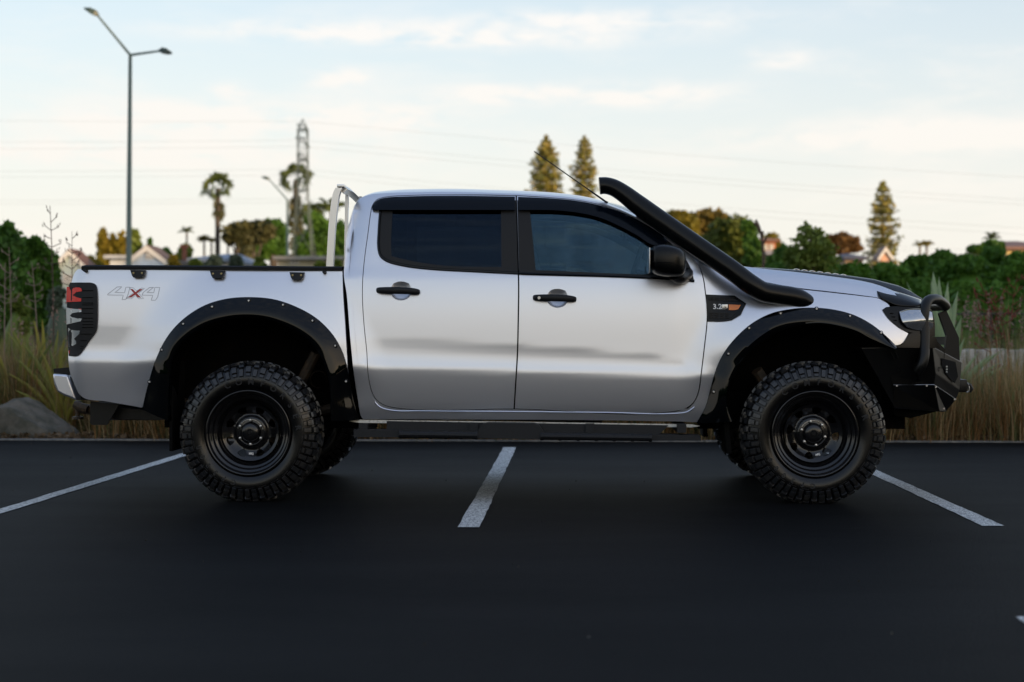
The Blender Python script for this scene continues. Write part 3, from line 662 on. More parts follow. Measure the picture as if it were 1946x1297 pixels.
# ---- wheel arch flares
def flare(outer, lip, bolts, wx):
    n = 90
    def rs(pts):
        q = catmull([np.array([PW(a, b).x, PW(a, b).z]) for a, b in pts], 0.01, False, 60); q = np.asarray(q)
        d = np.r_[0, np.cumsum(np.linalg.norm(np.diff(q, axis=0), axis=1))]; t = np.linspace(0, d[-1], n)
        return np.stack([np.interp(t, d, q[:, 0]), np.interp(t, d, q[:, 1])], 1)
    o_ = rs(outer); l_ = rs(lip)
    prof = [(0.0, 0.004), (0.0, -0.006), (0.04, -0.010), (0.18, -0.023), (0.36, -0.041), (0.55, -0.057), (0.74, -0.070), (0.88, -0.077), (0.97, -0.080), (1.03, -0.073), (1.07, -0.050), (1.09, 0.0), (1.12, 0.12)]
    vs = []; fs = []
    for i in range(n):
        endf = 1.0
        for (t, d) in prof:
            p = o_[i] * (1 - t) + l_[i] * t; base = float(S(o_[i][0], o_[i][1])) * (1 - min(t, 1)) + min(t, 1) * (Y0 + 0.01)
            yy = base + d
            if 0 <= t < 0.8 and d < 0: yy = min(yy, float(S(p[0], p[1])) + d * 0.55 - 0.004)
            vs.append((p[0], yy, p[1]))
    m_ = len(prof)
    for i in range(n - 1):
        for k in range(m_ - 1): a = i * m_ + k; fs.append([a, a + 1, a + m_ + 1, a + m_])
    mb = MB(); mb.add(vs, fs, True)
    for i in (0, n - 1): mb.add([vs[i * m_ + k] for k in range(m_)], [list(range(m_))])
    f = mb.build('arch_flare', gloss_black, TRUCK, sharp=60); mirror_obj(f)
    for (a, b) in bolts:
        mb = MB(); p = PW(a, b); i = int(np.argmin((o_[:, 0] - p.x) ** 2 + (o_[:, 1] - p.z) ** 2)); w = l_[i] - o_[i]; t = float(np.clip(np.dot(np.array([p.x, p.z]) - o_[i], w) / np.dot(w, w), 0.05, 0.9))
        base = float(S(o_[i][0], o_[i][1])) * (1 - t) + t * (Y0 + 0.01); d = float(np.interp(t, [q_[0] for q_ in prof[1:8]], [q_[1] for q_ in prof[1:8]]))
        c = (p.x, min(base + d, float(S(p.x, p.z)) + d * 0.55 - 0.004) - 0.001, p.z)
        mb.lathe([(0.0135, -0.0005), (0.013, -0.003), (0.009, -0.0035)], c=c, seg=16, mi=1); mb.lathe([(0.0065, 0), (0.0065, -0.008), (0.005, -0.0095), (0.0, -0.0095)], c=c, seg=6, mi=0, smooth=False)
        mb.build('flare_bolt', [steel, satin_black], TRUCK)
RO = [(271, 779), (277, 750), (285, 720), (297, 682), (311, 652), (330, 625), (357, 600), (393, 579), (432, 568), (475, 565), (520, 569), (560, 582), (600, 604), (630, 633), (648, 662), (658, 690), (664, 720), (671, 755), (683, 798)]
RL = [(326, 797), (325, 765), (326, 725), (330, 680), (345, 655), (366, 637), (393, 619), (431, 606), (469, 602), (510, 606), (548, 620), (583, 642), (607, 668), (620, 695), (628, 720), (632, 750), (636, 798)]
flare(RO, RL, [(285.6, 726), (309, 665), (350, 616), (405, 583.5), (474, 572), (539, 580), (595, 610), (638, 657.5), (658.5, 725)], RWX)
FO = [(1323, 805), (1341, 772), (1351, 735), (1362, 698), (1378, 667), (1400, 640), (1430, 614), (1465, 596), (1500, 588), (1540, 585), (1580, 588), (1620, 598), (1655, 616), (1685, 640), (1704, 659)]
FL = [(1386, 800), (1378, 770), (1381, 735), (1397, 700), (1419, 673), (1451, 646), (1485, 627), (1526, 617), (1558, 615), (1596, 621), (1628, 631), (1650, 643), (1668, 651), (1684, 658), (1698, 664)]
flare(FO, FL, [(1355.5, 744.5), (1383.5, 672.5), (1423, 624), (1482.5, 596), (1551, 587.5), (1614, 601), (1673, 633)], FWX)
# ---- wheel arch liners (seen above the tyres)
for cx in (RWX, FWX):
    mb = MB()
    for sgn in (0,):
        vs = []; fs = []; K = 24
        for k in range(K + 1):
            a = (math.pi * (k / K) * 0.88 + 0.10 * math.pi) if cx > 0 else (math.pi * (k / K) * 0.86 + 0.07 * math.pi); r = 0.66
            ca, sa = math.cos(a), math.sin(a); x = cx + 0.64 * math.copysign(abs(ca) ** .75, ca); z = WZ + 0.71 * math.copysign(abs(sa) ** .75, sa)
            for y in (9.10, 9.55): vs.append((x, y if not sgn else 2 * YC - y, z))
        for k in range(K): fs.append([2 * k, 2 * k + 1, 2 * k + 3, 2 * k + 2])
        mb.add(vs, fs, True)
        mb.box((cx, 9.56 if not sgn else 10.44, 0.78), (1.25, 0.02, 0.76))
    mirror_obj(mb.build('arch_liner', liner, TRUCK, fix=False))
# ---- chassis
mb = MB()
x0 = GX(205, 9.5); x1 = GX(1740, 9.5)
for y in (9.58, 10.42): mb.box(((x0 + x1) / 2, y, 0.56), (x1 - x0, 0.08, 0.13), bev=0.01)
for px in (240, 420, 560, 800, 1000, 1250, 1450, 1640): mb.box((GX(px, 10), YC, 0.56), (0.08, 0.84, 0.09))
mb.box(((GX(690, 9.5) + GX(1320, 9.5)) / 2, YC, 0.60), (GX(1320, 9.5) - GX(690, 9.5), 1.5, 0.10), bev=0.02)
mb.build('chassis', matte, TRUCK)
mb = MB()
for cx in (RWX, FWX):
    mb.tube([(cx, 9.3, WZ), (cx, 10.7, WZ)], 0.045, 12); mb.lathe([(0.0, -0.14), (0.09, -0.1), (0.14, 0), (0.09, 0.1), (0, 0.14)], c=(cx, 10.05, WZ), seg=20)
mb.tube([(RWX + 0.3, YC, 0.45), (FWX - 0.4, YC, 0.5)], 0.04, 10)
mb.tube([(RWX - 0.65, 9.52, 0.60), (RWX - 0.2, 9.5, 0.47), (RWX + 0.2, 9.5, 0.47), (RWX + 0.65, 9.52, 0.58)], 0.03, 8)
mb.tube([(RWX + 0.1, 9.45, 0.42), (RWX + 0.33, 9.42, 0.86)], 0.032, 10); mb.tube([(FWX - 0.05, 9.42, 0.42), (FWX - 0.30, 9.30, 0.76), ], 0.035, 10)
mb.lathe([(0.05, -0.02), (0.055, 0.0), (0.05, 0.02)], c=(RWX + 0.35, 9.4, 0.70), seg=18)
mb.build('axle', cast, TRUCK)
mb = MB(); mb.tube([(RWX - 0.75, 9.6, 0.52), (RWX + 0.4, 9.75, 0.50), (FWX - 1.2, 9.8, 0.45)], 0.035, 10); mb.box((RWX - 0.85, 9.75, 0.52), (0.42, 0.3, 0.16), bev=0.04); mb.build('exhaust', cast, TRUCK)
seal([(712, 764), (722, 774), (745, 780.5), (800, 781.5), (977, 783), (1150, 784.6), (1290, 786), (1306, 783.5), (1320, 774)], 'sill_edge', 0.0042, -0.0005, silver)
# pinch weld seam & side step
mb = MB(); q = poly_px([(664, 800.5), (760, 802), (1000, 805), (1200, 808), (1330, 810)], 0, 0.05, False)
vs = []; fs = []
for i, p in enumerate(q):
    w = 0.009 if 0 < i < len(q) - 1 else 0.001
    for d, z_ in ((0.03, w), (0.026, -w)): vs.append((p[0], 9.10 + d, p[1] + z_))
for i in range(len(q) - 1): fs.append([2 * i, 2 * i + 1, 2 * i + 3, 2 * i + 2])
mb.add(vs, fs); mb.build('sill_seam', white_seam, TRUCK, fix=False)
YS = 9.02
def q4(pts, y): return [(W(a, b, y).x, W(a, b, y).z) for a, b in pts]
mb = MB(); mb.prism(q4([(672, 817), (1000, 821), (1330, 828), (1333, 838), (1235, 838), (1000, 834), (672, 831)], YS), YS, YS + 0.13)
mb.prism(q4([(735, 801), (1270, 809), (1250, 829), (1000, 824), (735, 819)], YS + 0.05), YS + 0.05, YS + 0.08)
for px in (700, 905, 1120, 1290):
    mb.box((GX(px, 9.3), 9.3, 0.43), (0.05, 0.5, 0.05))
mb.build('side_step', mat('step_grey', (0.017, 0.018, 0.020), rough=0.6, spec=0.25), TRUCK)
mb = MB(); mb.prism(q4([(908, 818), (918, 806), (926, 804), (1015, 805), (1024, 808), (1032, 820), (1032, 835), (908, 833)], YS), YS - 0.012, YS + 0.10); mb.build('step_centre_plate', MATS['step_grey'], TRUCK)
for (a, b, na) in ((762, 905, 5), (1030, 1236, 6)):
    mb = MB()
    ya = np.interp([a, b], [672, 1333], [825, 834])
    mb.tube([W(a, ya[0], YS - 0.012), W(b, ya[1], YS - 0.012)], 0.020, 10)
    for k in range(na + 1):
        t = k / na; mb.tube([W(a + (b - a) * t - 3, ya[0] + (ya[1] - ya[0]) * t, YS - 0.012), W(a + (b - a) * t + 3, ya[0] + (ya[1] - ya[0]) * t, YS - 0.012)], 0.024, 10)
    mb.build('step_tread', plastic, TRUCK)
# ---- mud flaps
mb = MB(); mb.box((W(335, 780, 9.2).x, 9.22, 0.55), (0.02, 0.30, 0.52), bev=0.004); mirror_obj(mb.build('mud_flap', matte, TRUCK)); mb = MB(); mb.box((W(1376, 800, 9.2).x, 9.24, 0.50), (0.03, 0.26, 0.44), rot=Euler((0, R(-6), 0)), bev=0.004)
mirror_obj(mb.build('mud_flap', matte, TRUCK))
# ---- rear bumper, tow bar
mb = MB()
prof = [(102, 710), (132, 712), (136, 722), (149, 762), (140, 758), (124, 752), (111, 745), (105, 730)]
pr = [(W(a, b, 9.2).x, W(a, b, 9.2).z) for a, b in prof]
mb.prism(pr, 9.17, 10.83); mb.build('rear_bumper', silver, TRUCK)
bm_o = bpy.data.objects['rear_bumper']; md = bm_o.modifiers.new('b', 'BEVEL'); md.width = 0.018; md.segments = 3; md.limit_method = 'ANGLE'; md.angle_limit = R(20)
for p_ in bm_o.data.polygons: p_.use_smooth = True
mb = MB(); mb.prism(q4([(102.5, 701), (132, 698.5), (134, 711.5), (103, 709)], 9.2), 9.19, 10.81); mb.prism(q4([(134, 700), (160, 740), (175, 762), (146, 760), (134, 714)], 9.25), 9.26, 10.74); mb.build('bumper_step', plastic, TRUCK)
mb = MB(); mb.tube([W(150, 776, 9.9), W(180, 780, 9.9), W(215, 782, 9.9)], 0.035, 10); mb.tube([W(141, 768, 9.85), W(150, 773, 9.85), W(166, 778, 9.85)], [0.022, 0.03, 0.026], 10)
mb.lathe([(0, 0.05), (0.022, 0.045), (0.026, 0.02), (0.02, 0), (0.014, -0.01), (0.014, -0.05), (0.035, -0.055), (0.035, -0.07), (0, -0.07)], axis='Z', c=tuple(W(148, 776, 9.9)), seg=16)
mb.build('tow_hitch', cast, TRUCK)
mb = MB(); mb.prism(q4([(172, 763), (171, 804), (175, 808), (203, 808), (227, 768)], 9.35), 9.35, 9.37); mb.prism(q4([(215, 772), (330, 785), (330, 798), (222, 796), (212, 790)], 9.5), 9.45, 9.6)
mb.build('tow_bar_plate', powder, TRUCK)
# ---- tail light
TL = [(133, 537.5), (160, 537.3), (175, 538), (181.5, 542), (184, 552), (185, 580), (184.5, 612), (182, 630), (169, 648), (156, 666), (147, 675), (138, 677.5), (130.5, 677), (128.5, 650), (127, 620), (127.5, 575), (129.5, 548)]
tl = panel('tail_light', TL, plastic, off=-0.014, thick=0.028, res=0.03, corner=60)
def zr(x, y): return zp(x, y)
mb = MB()
for yy_ in (235, 330, 405, 430, 480, 545, 612, 660, 700, 740, 830, 920, 1000, 1030):
    xr = 555 if yy_ < 800 else 555 - (yy_ - 800) * 0.65; xl = 405 if yy_ < 800 else 380
    if xl > xr - 20: xl = xr - 60
    mb = MB(); a = PW(*zr(xl, yy_), -0.0175); b = PW(*zr(xr, yy_), -0.0175); mb.tube([a, b], 0.0018, 5); mb.build('guard_rib', matte, tl)
LENS = dict(off=-0.0165, thick=0.004, res=0.02, step=10)
panel('brake_lens', [zr(192, 182), zr(365, 192), zr(393, 210), zr(398, 243), zr(325, 256), zr(272, 300), zr(330, 328), zr(392, 345), zr(388, 385), zr(205, 392), zr(186, 398)], red_lens, **LENS)
panel('reverse_lens', [zr(186, 465), zr(240, 480), zr(392, 490), zr(395, 525), zr(265, 545), zr(235, 580), zr(270, 603), zr(400, 620), zr(385, 655), zr(230, 690), zr(190, 700)], clear_lens, **LENS)
panel('fog_lens', [zr(212, 745), zr(250, 768), zr(372, 785), zr(362, 830), zr(330, 860), zr(292, 895), zr(322, 930), zr(322, 965), zr(260, 1000), zr(222, 1005)], clear_lens, **LENS)
panel('lower_reflector', [zr(218, 1060), zr(255, 1055), zr(250, 1092), zr(222, 1098)], red_lens, **LENS)
for x0_, y0_, y1_ in ((245, 478, 488), (250, 508, 522)): panel('lens_bar', [zr(x0_, y0_), zr(392, y0_ + 8), zr(392, y1_ + 8), zr(x0_, y1_)], red_lens if y0_ < 500 else white_decal, off=-0.018, thick=0.001, res=0.02, step=10)
# ---- headlight
HL = [(1677, 589), (1684, 584), (1700, 582.5), (1730, 583), (1760, 585), (1771, 589), (1776, 610), (1777, 640), (1760, 637), (1735, 633), (1718, 628.5), (1703.5, 619), (1688, 605)]
panel('headlight', HL, satin_black, off=-0.006, thick=0.03, res=0.03, corner=25)
def bulge(X, Z): 
    c = PW(1735, 608); return -0.012 - 0.03 * np.exp(-((X - c.x) / 0.11) ** 2 - ((Z - c.z) / 0.05) ** 2)
panel('headlight_lens', [(1708, 593), (1722, 588.5), (1758, 588.5), (1770, 594), (1772, 620), (1765, 629), (1738, 627), (1722, 622), (1712, 610)], lamp_lens, offf=bulge, thick=0.008, res=0.012, corner=30)
mb = MB()
for k in range(3): p = PW(1694.5 + 3.4 * k, 596 + k * 6.5, -0.0085); mb.box(tuple(p), (0.022, 0.003, 0.004), rot=Euler((0, R(0), 0)))
mb.build('headlight_slot', matte, TRUCK)
seal([(1710, 594), (1722, 589.5), (1745, 588), (1768, 590)], 'daylight_strip', 0.0025, -0.02, brass)
# ---- nose: grille block behind the bar
mb = MB(); nx = GX(1772, 9.4)
mb.prism(q4([(1700, 640), (1740, 634), (1768, 642), (1790, 664), (1785, 720), (1700, 720)], 9.4), 9.32, 10.68); mb.prism(q4([(1715, 585), (1755, 588), (1766, 640), (1774, 660), (1710, 640)], 9.5), 9.42, 10.58)
mb.build('grille', satin_black, TRUCK)
panel('corner_moulding', [(1700, 661), (1716, 654), (1728, 635), (1736, 633), (1778, 641), (1786, 662)], satin_black, off=-0.010, thick=0.02, res=0.05, corner=20)
# ---- steel front bar, faceted
st0 = [(1636, 661.5, 9.06), (1690, 712, 9.14), (1698, 732, 9.16), (1700, 776, 9.22)]
st1 = [(1772, 658, 9.10), (1778, 710, 9.17), (1775, 731.5, 9.20), (1786, 783, 9.38)]
st2 = [(1828, 688, 9.66), (1823.5, 742, 9.66), (1817, 759.5, 9.66), (1797, 783, 9.70)]
mk = lambda st: [W(*p) for p in st]
A0, A1, A2 = mk(st0), mk(st1), mk(st2)
mir = lambda q: [Vector((p.x, 2 * YC - p.y, p.z)) for p in q]
cols = [A0, A1, A2, mir(A2), mir(A1), mir(A0)]
mb = MB(); vs = [v for c in cols for v in c]; fs = []
for i in range(5):
    for k in range(3): a = i * 4 + k; fs.append([a, a + 1, a + 5, a + 4])
fs.append([0, 4, 8, 12, 16, 20]); fs.append([3, 23, 19, 15, 11, 7]); fs.append([0, 1, 2, 3]); fs.append([20, 23, 22, 21]); fs.append([0, 20, 21, 1]); fs.append([1, 21, 22, 2]); fs.append([2, 22, 23, 3])
mb.add(vs, fs); o = mb.build('bull_bar', powder, TRUCK); md = o.modifiers.new('b', 'BEVEL'); md.width = 0.006; md.segments = 2; md.limit_method = 'ANGLE'; md.angle_limit = R(8)
n_f = (A2[0] - A1[0]).cross(A1[1] - A1[0]).normalized(); n_f = n_f if n_f.x > 0 else -n_f
def on_front(px, py, d=0.003):       # point on the slanted front facet
    dr = RM @ Vector(((px - 973) / F, -(py - 648.5) / F, -1.0)); o0 = Vector((0, 0, CAMZ)); t = (A1[0] - o0).dot(n_f) / dr.dot(n_f); return o0 + dr * t + n_f * d
mb = MB(); mb.add([on_front(a, b) for a, b in ((1788, 681), (1815, 688), (1820, 716), (1813, 729), (1796, 710), (1790, 690))], [[0, 1, 2, 3, 4, 5]]); mb.build('fog_recess_patch', matte, TRUCK, fix=False)  # flat black patch on the facet, the recess's shade put into colour
mb = MB()
for k in range(3): p = on_front(1796.5, 697 + k * 5, 0.008); mb.lathe([(0, -0.004), (0.006, -0.004), (0.007, 0.004)], c=tuple(p), seg=10)
mb.build('fog_light', clear_lens, TRUCK)
mb = MB(); mb.add([on_front(a, b, 0.004) for a, b in ((1789, 689), (1791, 689), (1792, 701), (1790, 701))], [[0, 1, 2, 3]]); mb.tube([on_front(1783 + 1.6 * math.cos(t), 702 + 4 * math.sin(t), 0.004) for t in np.linspace(0, 6.28, 13)], 0.0015, 5)
ys = 9.055
for (a, b) in ((1692, 668), (1700, 666)):
    mb.prism(q4([(a, b), (a + 3, b), (a + 11, b + 15), (a + 8, b + 16)], ys), ys + 0.012, ys + 0.03)
c = W(1707, 704, 9.12); mb.tube([(c.x + 0.012 * math.cos(t), 9.122, c.z + 0.012 * math.sin(t)) for t in np.linspace(0, 6.28, 15)], 0.002, 5)
mb.build('bar_cutout', matte, TRUCK, fix=False)
mb = MB(); mb.tube([A0[2] + Vector((0, -0.001, 0)), A1[2] + Vector((0, -0.002, 0)), A2[2] + Vector((0.001, -0.001, 0))], 0.0016, 5)
for a, b in ((1704, 733.5), (1761, 733.5)): p = W(a, b, 9.16); mb.lathe([(0, -0.006), (0.005, -0.006), (0.006, 0)], c=tuple(p), seg=8)
for t in (0.05, 0.9): p = A1[2].lerp(A2[2], t) + Vector((0.002, -0.006, -0.008)); mb.lathe([(0, -0.006), (0.005, -0.006), (0.006, 0)], c=tuple(p), seg=8)
p = A1[3].lerp(A2[3], 0.6) + Vector((0.002, -0.006, 0.02)); mb.lathe([(0, -0.006), (0.005, -0.006), (0.006, 0)], c=tuple(p), seg=8)
mb.build('bar_bolt', steel, TRUCK)
# hoops of the bar
def smooth(pts, step=0.02): return [Vector(p) for p in catmull([tuple(p) for p in pts], step, False, 80)]
hoop = [W(1744, 705, 9.09), W(1750, 697, 9.07), W(1755, 684, 9.07), W(1757, 660, 9.09), W(1757, 620, 9.11), W(1757, 590, 9.12), W(1762, 574, 9.15), W(1775, 569, 9.22), W(1790, 575, 9.42), W(1797, 582, 9.62)]
mid_ = hoop[-1]; hoop_full = smooth(hoop)
far = [Vector((p.x, 2 * YC - p.y, p.z)) for p in hoop_full[::-1]]
mb = MB(); mb.tube(hoop_full + [Vector((mid_.x + 0.01, YC, mid_.z + 0.005))] + far, 0.0300, 16); mb.build('bar_hoop', powder, TRUCK, sharp=60)
mb = MB()
for sgn in (0, 1):
    for dy in (9.64,):
        P_ = [W(1784.5, 596, dy), W(1798.5, 590, dy), W(1822.5, 642, dy), W(1824, 686, dy), W(1795, 672, dy), W(1799, 638, dy)]
        y = dy if not sgn else 2 * YC - dy - 0.04
        mb.prism([(p.x, p.z) for p in P_], y, y + 0.04)
Z1 = W(1822.5, 642, 9.64); mb.box((Z1.x - 0.02, YC, Z1.z - 0.02), (0.04, 0.7, 0.05)); mb.build('bar_upright', powder, TRUCK)
mb = MB(); p = W(1828, 733, 9.86); mb.lathe([(0.02, -0.22), (0.03, -0.2), (0.034, 0.0), (0.034, 0.2), (0.03, 0.22)], c=(p.x, 10.0, p.z), seg=18)
mb.tube([p, p + Vector((0.03, 0, 0.01)), p + Vector((0.05, 0, 0)), p + Vector((0.06, 0, -0.02)), p + Vector((0.045, 0, -0.04))], 0.012, 10)
mb.box((p.x - 0.02, 9.95, p.z), (0.07, 0.34, 0.08), bev=0.01)
mb.build('winch', powder, TRUCK)
mb = MB(); p = W(1838, 739, 9.82); mb.tube([p + Vector((0.012 * math.sin(t), 0, 0.022 * math.cos(t))) for t in np.linspace(0, 6.28, 15)], 0.005, 7); mb.build('tow_shackle', steel, TRUCK)
mb = MB(); mb.prism(q4([(1686, 740), (1780, 745), (1778, 783), (1730, 795), (1700, 790)], 9.4), 9.4, 10.6); mb.build('bash_plate', matte, TRUCK)
# ---- snorkel
SNK = [(1141, 353.5, 9.20), (1150, 353, 9.20), (1166, 357, 9.19), (1186, 369, 9.18), (1208, 386, 9.17), (1262, 424.5, 9.13), (1333, 474, 9.09), (1392, 515, 9.06), (1428, 542, 9.05), (1450, 555, 9.06), (1478, 560.5, 9.08), (1508, 565.5, 9.10), (1530, 574, 9.12), (1548, 583, 9.15)]
ks_ = smooth([W(*p) for p in SNK], 0.02); nn = len(ks_)
rad = [0.050 + 0.0085 * float(sstep(0.05, 0.22, i / nn)) - (0.018 * float(sstep(0.90, 1.0, i / nn))) for i in range(nn)]
mb = MB(); mb.tube(ks_, rad, 24)
mb.build('snorkel', satin_black, TRUCK, sharp=60)
mb = MB(); d0 = (ks_[0] - ks_[1]).normalized(); mb.tube([ks_[0] + d0 * -0.004, ks_[0] + d0 * 0.006], [0.0515, 0.050], 24); mb.build('snorkel_rim', satin_black, TRUCK)
mb = MB(); mb.prism(q4([(1207, 404), (1213, 402), (1262, 440), (1262, 449), (1240, 433), (1210, 413)], 9.2), 9.19, 9.24)
for a, b in ((1221, 414.5), (1231.5, 422)): p = W(a, b, 9.188); mb.lathe([(0, -0.003), (0.006, -0.003), (0.006, 0.004)], c=tuple(p), seg=10)
mb.build('snorkel_bracket', satin_black, TRUCK)
mb = MB(); p = W(1549, 577, 9.16); mb.lathe([(0.0, -0.02), (0.022, -0.018), (0.028, 0.0), (0.028, 0.04)], c=tuple(p), seg=18); mb.build('snorkel_boss', satin_black, TRUCK)
# ---- mirror
bm = bmesh.new(); bmesh.ops.create_cube(bm, size=1)
bmesh.ops.subdivide_edges(bm, edges=list(bm.edges), cuts=3, use_grid_fill=True)
pc = W(1269, 496, 8.93)
for v in bm.verts:
    x, y, z = v.co * 2; r4 = (abs(x) ** 4 + abs(z) ** 4 + abs(y) ** 4) ** 0.25
    v.co = Vector((x, y, z)) / max(r4, 1e-3)
    k = 1 - 0.22 * max(0, v.co.x) ** 2
    v.co = Vector((v.co.x * 0.104, v.co.y * 0.125 * k, v.co.z * 0.092 * (1 - 0.10 * max(0, v.co.x)) - 0.010 * v.co.x - 0.006 * max(0, v.co.x)))
bm.verts.index_update(); mb = MB(); mb.add([pc + v.co for v in bm.verts], [[v.index for v in f.verts] for f in bm.faces], True); bm.free()
o = mb.build('side_mirror', satin_black, TRUCK, sharp=80); md = o.modifiers.new('s', 'SUBSURF'); md.levels = 2; md.render_levels = 2
mb = MB(); mb.box((pc.x - 0.108, pc.y, pc.z), (0.004, 0.20, 0.14), bev=0.001); mb.build('mirror_glass', steel, TRUCK)
mb = MB(); a = W(1238, 498.5, 8.81); b = W(1299, 501, 8.84)
mb.tube(smooth([W(1237, 498.5, 8.87), W(1242, 498.5, 8.815), W(1270, 499.5, 8.80), W(1292, 501, 8.84), W(1301, 502, 8.90)], 0.01), 0.0022, 6); mb.build('mirror_seam', matte, TRUCK)
mb = MB(); mb.tube(smooth([W(1280, 520, 8.95), W(1290, 526, 9.0), W(1302, 524, 9.10), W(1306, 520, 9.16)], 0.02), [0.035] * 4 + [0.045] * 40 if False else 0.040, 14); mb.build('mirror_arm', satin_black, TRUCK)
panel('mirror_sail', [(1260, 466), (1292, 482), (1309, 506), (1318, 533), (1278, 531), (1272, 500)], satin_black, off=-0.012, thick=0.012, res=0.05, corner=30)
# ---- aerial
mb = MB(); a = W(1150, 383, 9.34); b = W(1015, 288, 9.34); mb.tube([a, a.lerp(b, 0.2), a.lerp(b, 0.22), b], [0.006, 0.005, 0.0036, 0.0028], 8)
mb.tube([a + Vector((0.012, 0, -0.012)), a], [0.012, 0.006], 10); mb.build('aerial', satin_black, TRUCK)
# ---- ladder rack behind the cab
def strap(pts, w, name, m):
    mb = MB(); vs = []; fs = []
    for (p, wd_) in pts:
        for (a, b) in ((-.5, -.5), (.5, -.5), (.5, .5), (-.5, .5)): vs.append((p.x + a * w[0] * wd_, p.y + b * w[1], p.z))
    n = len(pts)
    for i in range(n - 1):
        for k in range(4): a0 = i * 4 + k; a1 = i * 4 + (k + 1) % 4; fs.append([a0, a1, a1 + 4, a0 + 4])
    fs += [[3, 2, 1, 0], [4 * n - 4, 4 * n - 3, 4 * n - 2, 4 * n - 1]]
    return mb.add(vs, fs)
mb = MB()
for yy_ in (9.22,):
    pts = [(627.5, 507), (629.5, 470), (632, 430), (635, 400), (638, 378), (641, 366), (645, 358)]
    q = [W(a, b, 9.22) for a, b in pts]
    if yy_ > 10: q = [Vector((p.x, yy_, p.z)) for p in q]
    q = smooth(q, 0.03); s = strap([(p, 1) for p in q], (0.040, 0.05), 'x', alu); mb.add(s.v, s.f)
mirror_obj(mb.build('rack_post', alu, TRUCK))
mb = MB()
t0 = W(647, 357, 9.22)
mb.box((t0.x + 0.005, 9.22, t0.z + 0.008), (0.045, 0.06, 0.018), bev=0.004)
q = [W(652, 360, 9.24), W(664, 366, 9.45), W(678, 379, 9.8), W(690, 388, 10.2), W(697, 393, 10.76)]
mb.tube(smooth(q, 0.05), 0.026, 4); mb.build('rack_crossbar', alu, TRUCK)
mb = MB(); p = W(660, 505, 9.35); pt = W(659.5, 368, 9.35)
mb.box(((W(657, 505, 9.4).x + W(659.5, 370, 9.4).x) / 2, 9.4, (W(657, 505, 9.4).z + W(659.5, 370, 9.4).z) / 2), (0.018, 0.03, W(657, 370, 9.4).z - W(657, 508, 9.4).z), rot=Euler((0, R(1.2), 0))); mb.build('rack_brace', alu, TRUCK)
# ---- interior
for (px, y) in ((1090, 9.55), (1090, 10.45), (820, 9.6), (820, 10.4)):
    x = GX(px, y); mb = MB()
    mb.box((x, y, 1.05), (0.5, 0.5, 0.16), bev=0.05); mb.box((x - 0.27, y, 1.32), (0.13, 0.48, 0.60), rot=Euler((0, R(-14), 0)), bev=0.05); mb.box((x - 0.36, y, 1.66), (0.08, 0.24, 0.15), bev=0.03)
    mb.build('seat', seat_fabric, TRUCK)
mb = MB(); mb.box((GX(1285, 10), YC, 1.24), (0.45, 1.45, 0.22), bev=0.06); mb.build('dashboard', plastic, TRUCK)
mb = MB(); c = Vector((GX(1205, 9.6), 9.6, 1.36)); mb.tube([c + Vector((0.09 * math.sin(t) * 0.6, 0.19 * math.cos(t), 0.17 * math.sin(t))) for t in np.linspace(0, 6.283, 30)], 0.014, 8); mb.tube([c, c + Vector((0.2, 0, -0.12))], 0.03, 8); mb.build('steering_wheel', plastic, TRUCK)
mb = MB(); mb.box(((GX(690, 9.5) + GX(1340, 9.5)) / 2, YC, 0.66), (GX(1340, 9.5) - GX(690, 9.5), 1.62, 0.02)); mb.build('cab_floor', matte, TRUCK)
mb = MB(); mb.box(tuple(W(1188, 444, 9.9)), (0.03, 0.22, 0.07), bev=0.01); mb.build('rear_view_mirror', plastic, TRUCK)

# ------------------------------------------------------------------ wheels
TR = 0.417; 
def tyre_profile(t):     # t in 0..1 from tread centre to bead, one side; returns (r, y) y=0 at the centre plane, + outward
    P = [(0.0, 0.405, 0.0), (0.20, 0.403, 0.055), (0.36, 0.397, 0.092), (0.44, 0.388, 0.111), (0.53, 0.368, 0.129), (0.68, 0.330, 0.147), (0.76, 0.310, 0.150), (0.86, 0.283, 0.148), (0.94, 0.256, 0.135), (1.0, 0.238, 0.112)]
    ts = [p[0] for p in P]; return np.array([np.interp(t, ts, [p[1] for p in P]), np.interp(t, ts, [p[2] for p in P])])
def tnorm(t):
    d = tyre_profile(min(t + .02, 1)) - tyre_profile(max(t - .02, 0)); n = np.array([d[1], -d[0]]); return n / (np.linalg.norm(n) + 1e-9)
def tp(t, a, h, side):
    q = tyre_profile(t) + tnorm(t) * h; return (q[0] * math.cos(a), -q[1] * side, q[0] * math.sin(a))
def block(mb, t0, t1, a0, a1, h, side, taper=0.12, skew=0.0, nt=3):
    na = 2; base = []; top = []
    for j in range(nt + 1):
        for i in range(na + 1):
            u = i / na; v = j / nt; a = a0 + (a1 - a0) * u + skew * (v - .5); t = t0 + (t1 - t0) * v
            u2 = taper + (1 - 2 * taper) * u; v2 = taper * 0.7 + (1 - 1.4 * taper) * v
            base.append(tp(t, a, -0.002, side)); top.append(tp(t0 + (t1 - t0) * v2, a0 + (a1 - a0) * u2 + skew * (v2 - .5), h, side))
    n = na + 1; m = nt + 1; vs = base + top; b = n * m; fs = []
    for j in range(nt):
        for i in range(na): k = j * n + i; fs.append([b + k, b + k + 1, b + k + 1 + n, b + k + n])
    ring = [i for i in range(n)] + [j * n + na for j in range(1, m)] + [nt * n + i for i in range(na - 1, -1, -1)] + [j * n for j in range(nt - 1, 0, -1)]
    for q in range(len(ring)): a = ring[q]; c = ring[(q + 1) % len(ring)]; fs.append([a, c, b + c, b + a])
    mb.add(vs, fs, mi=1)
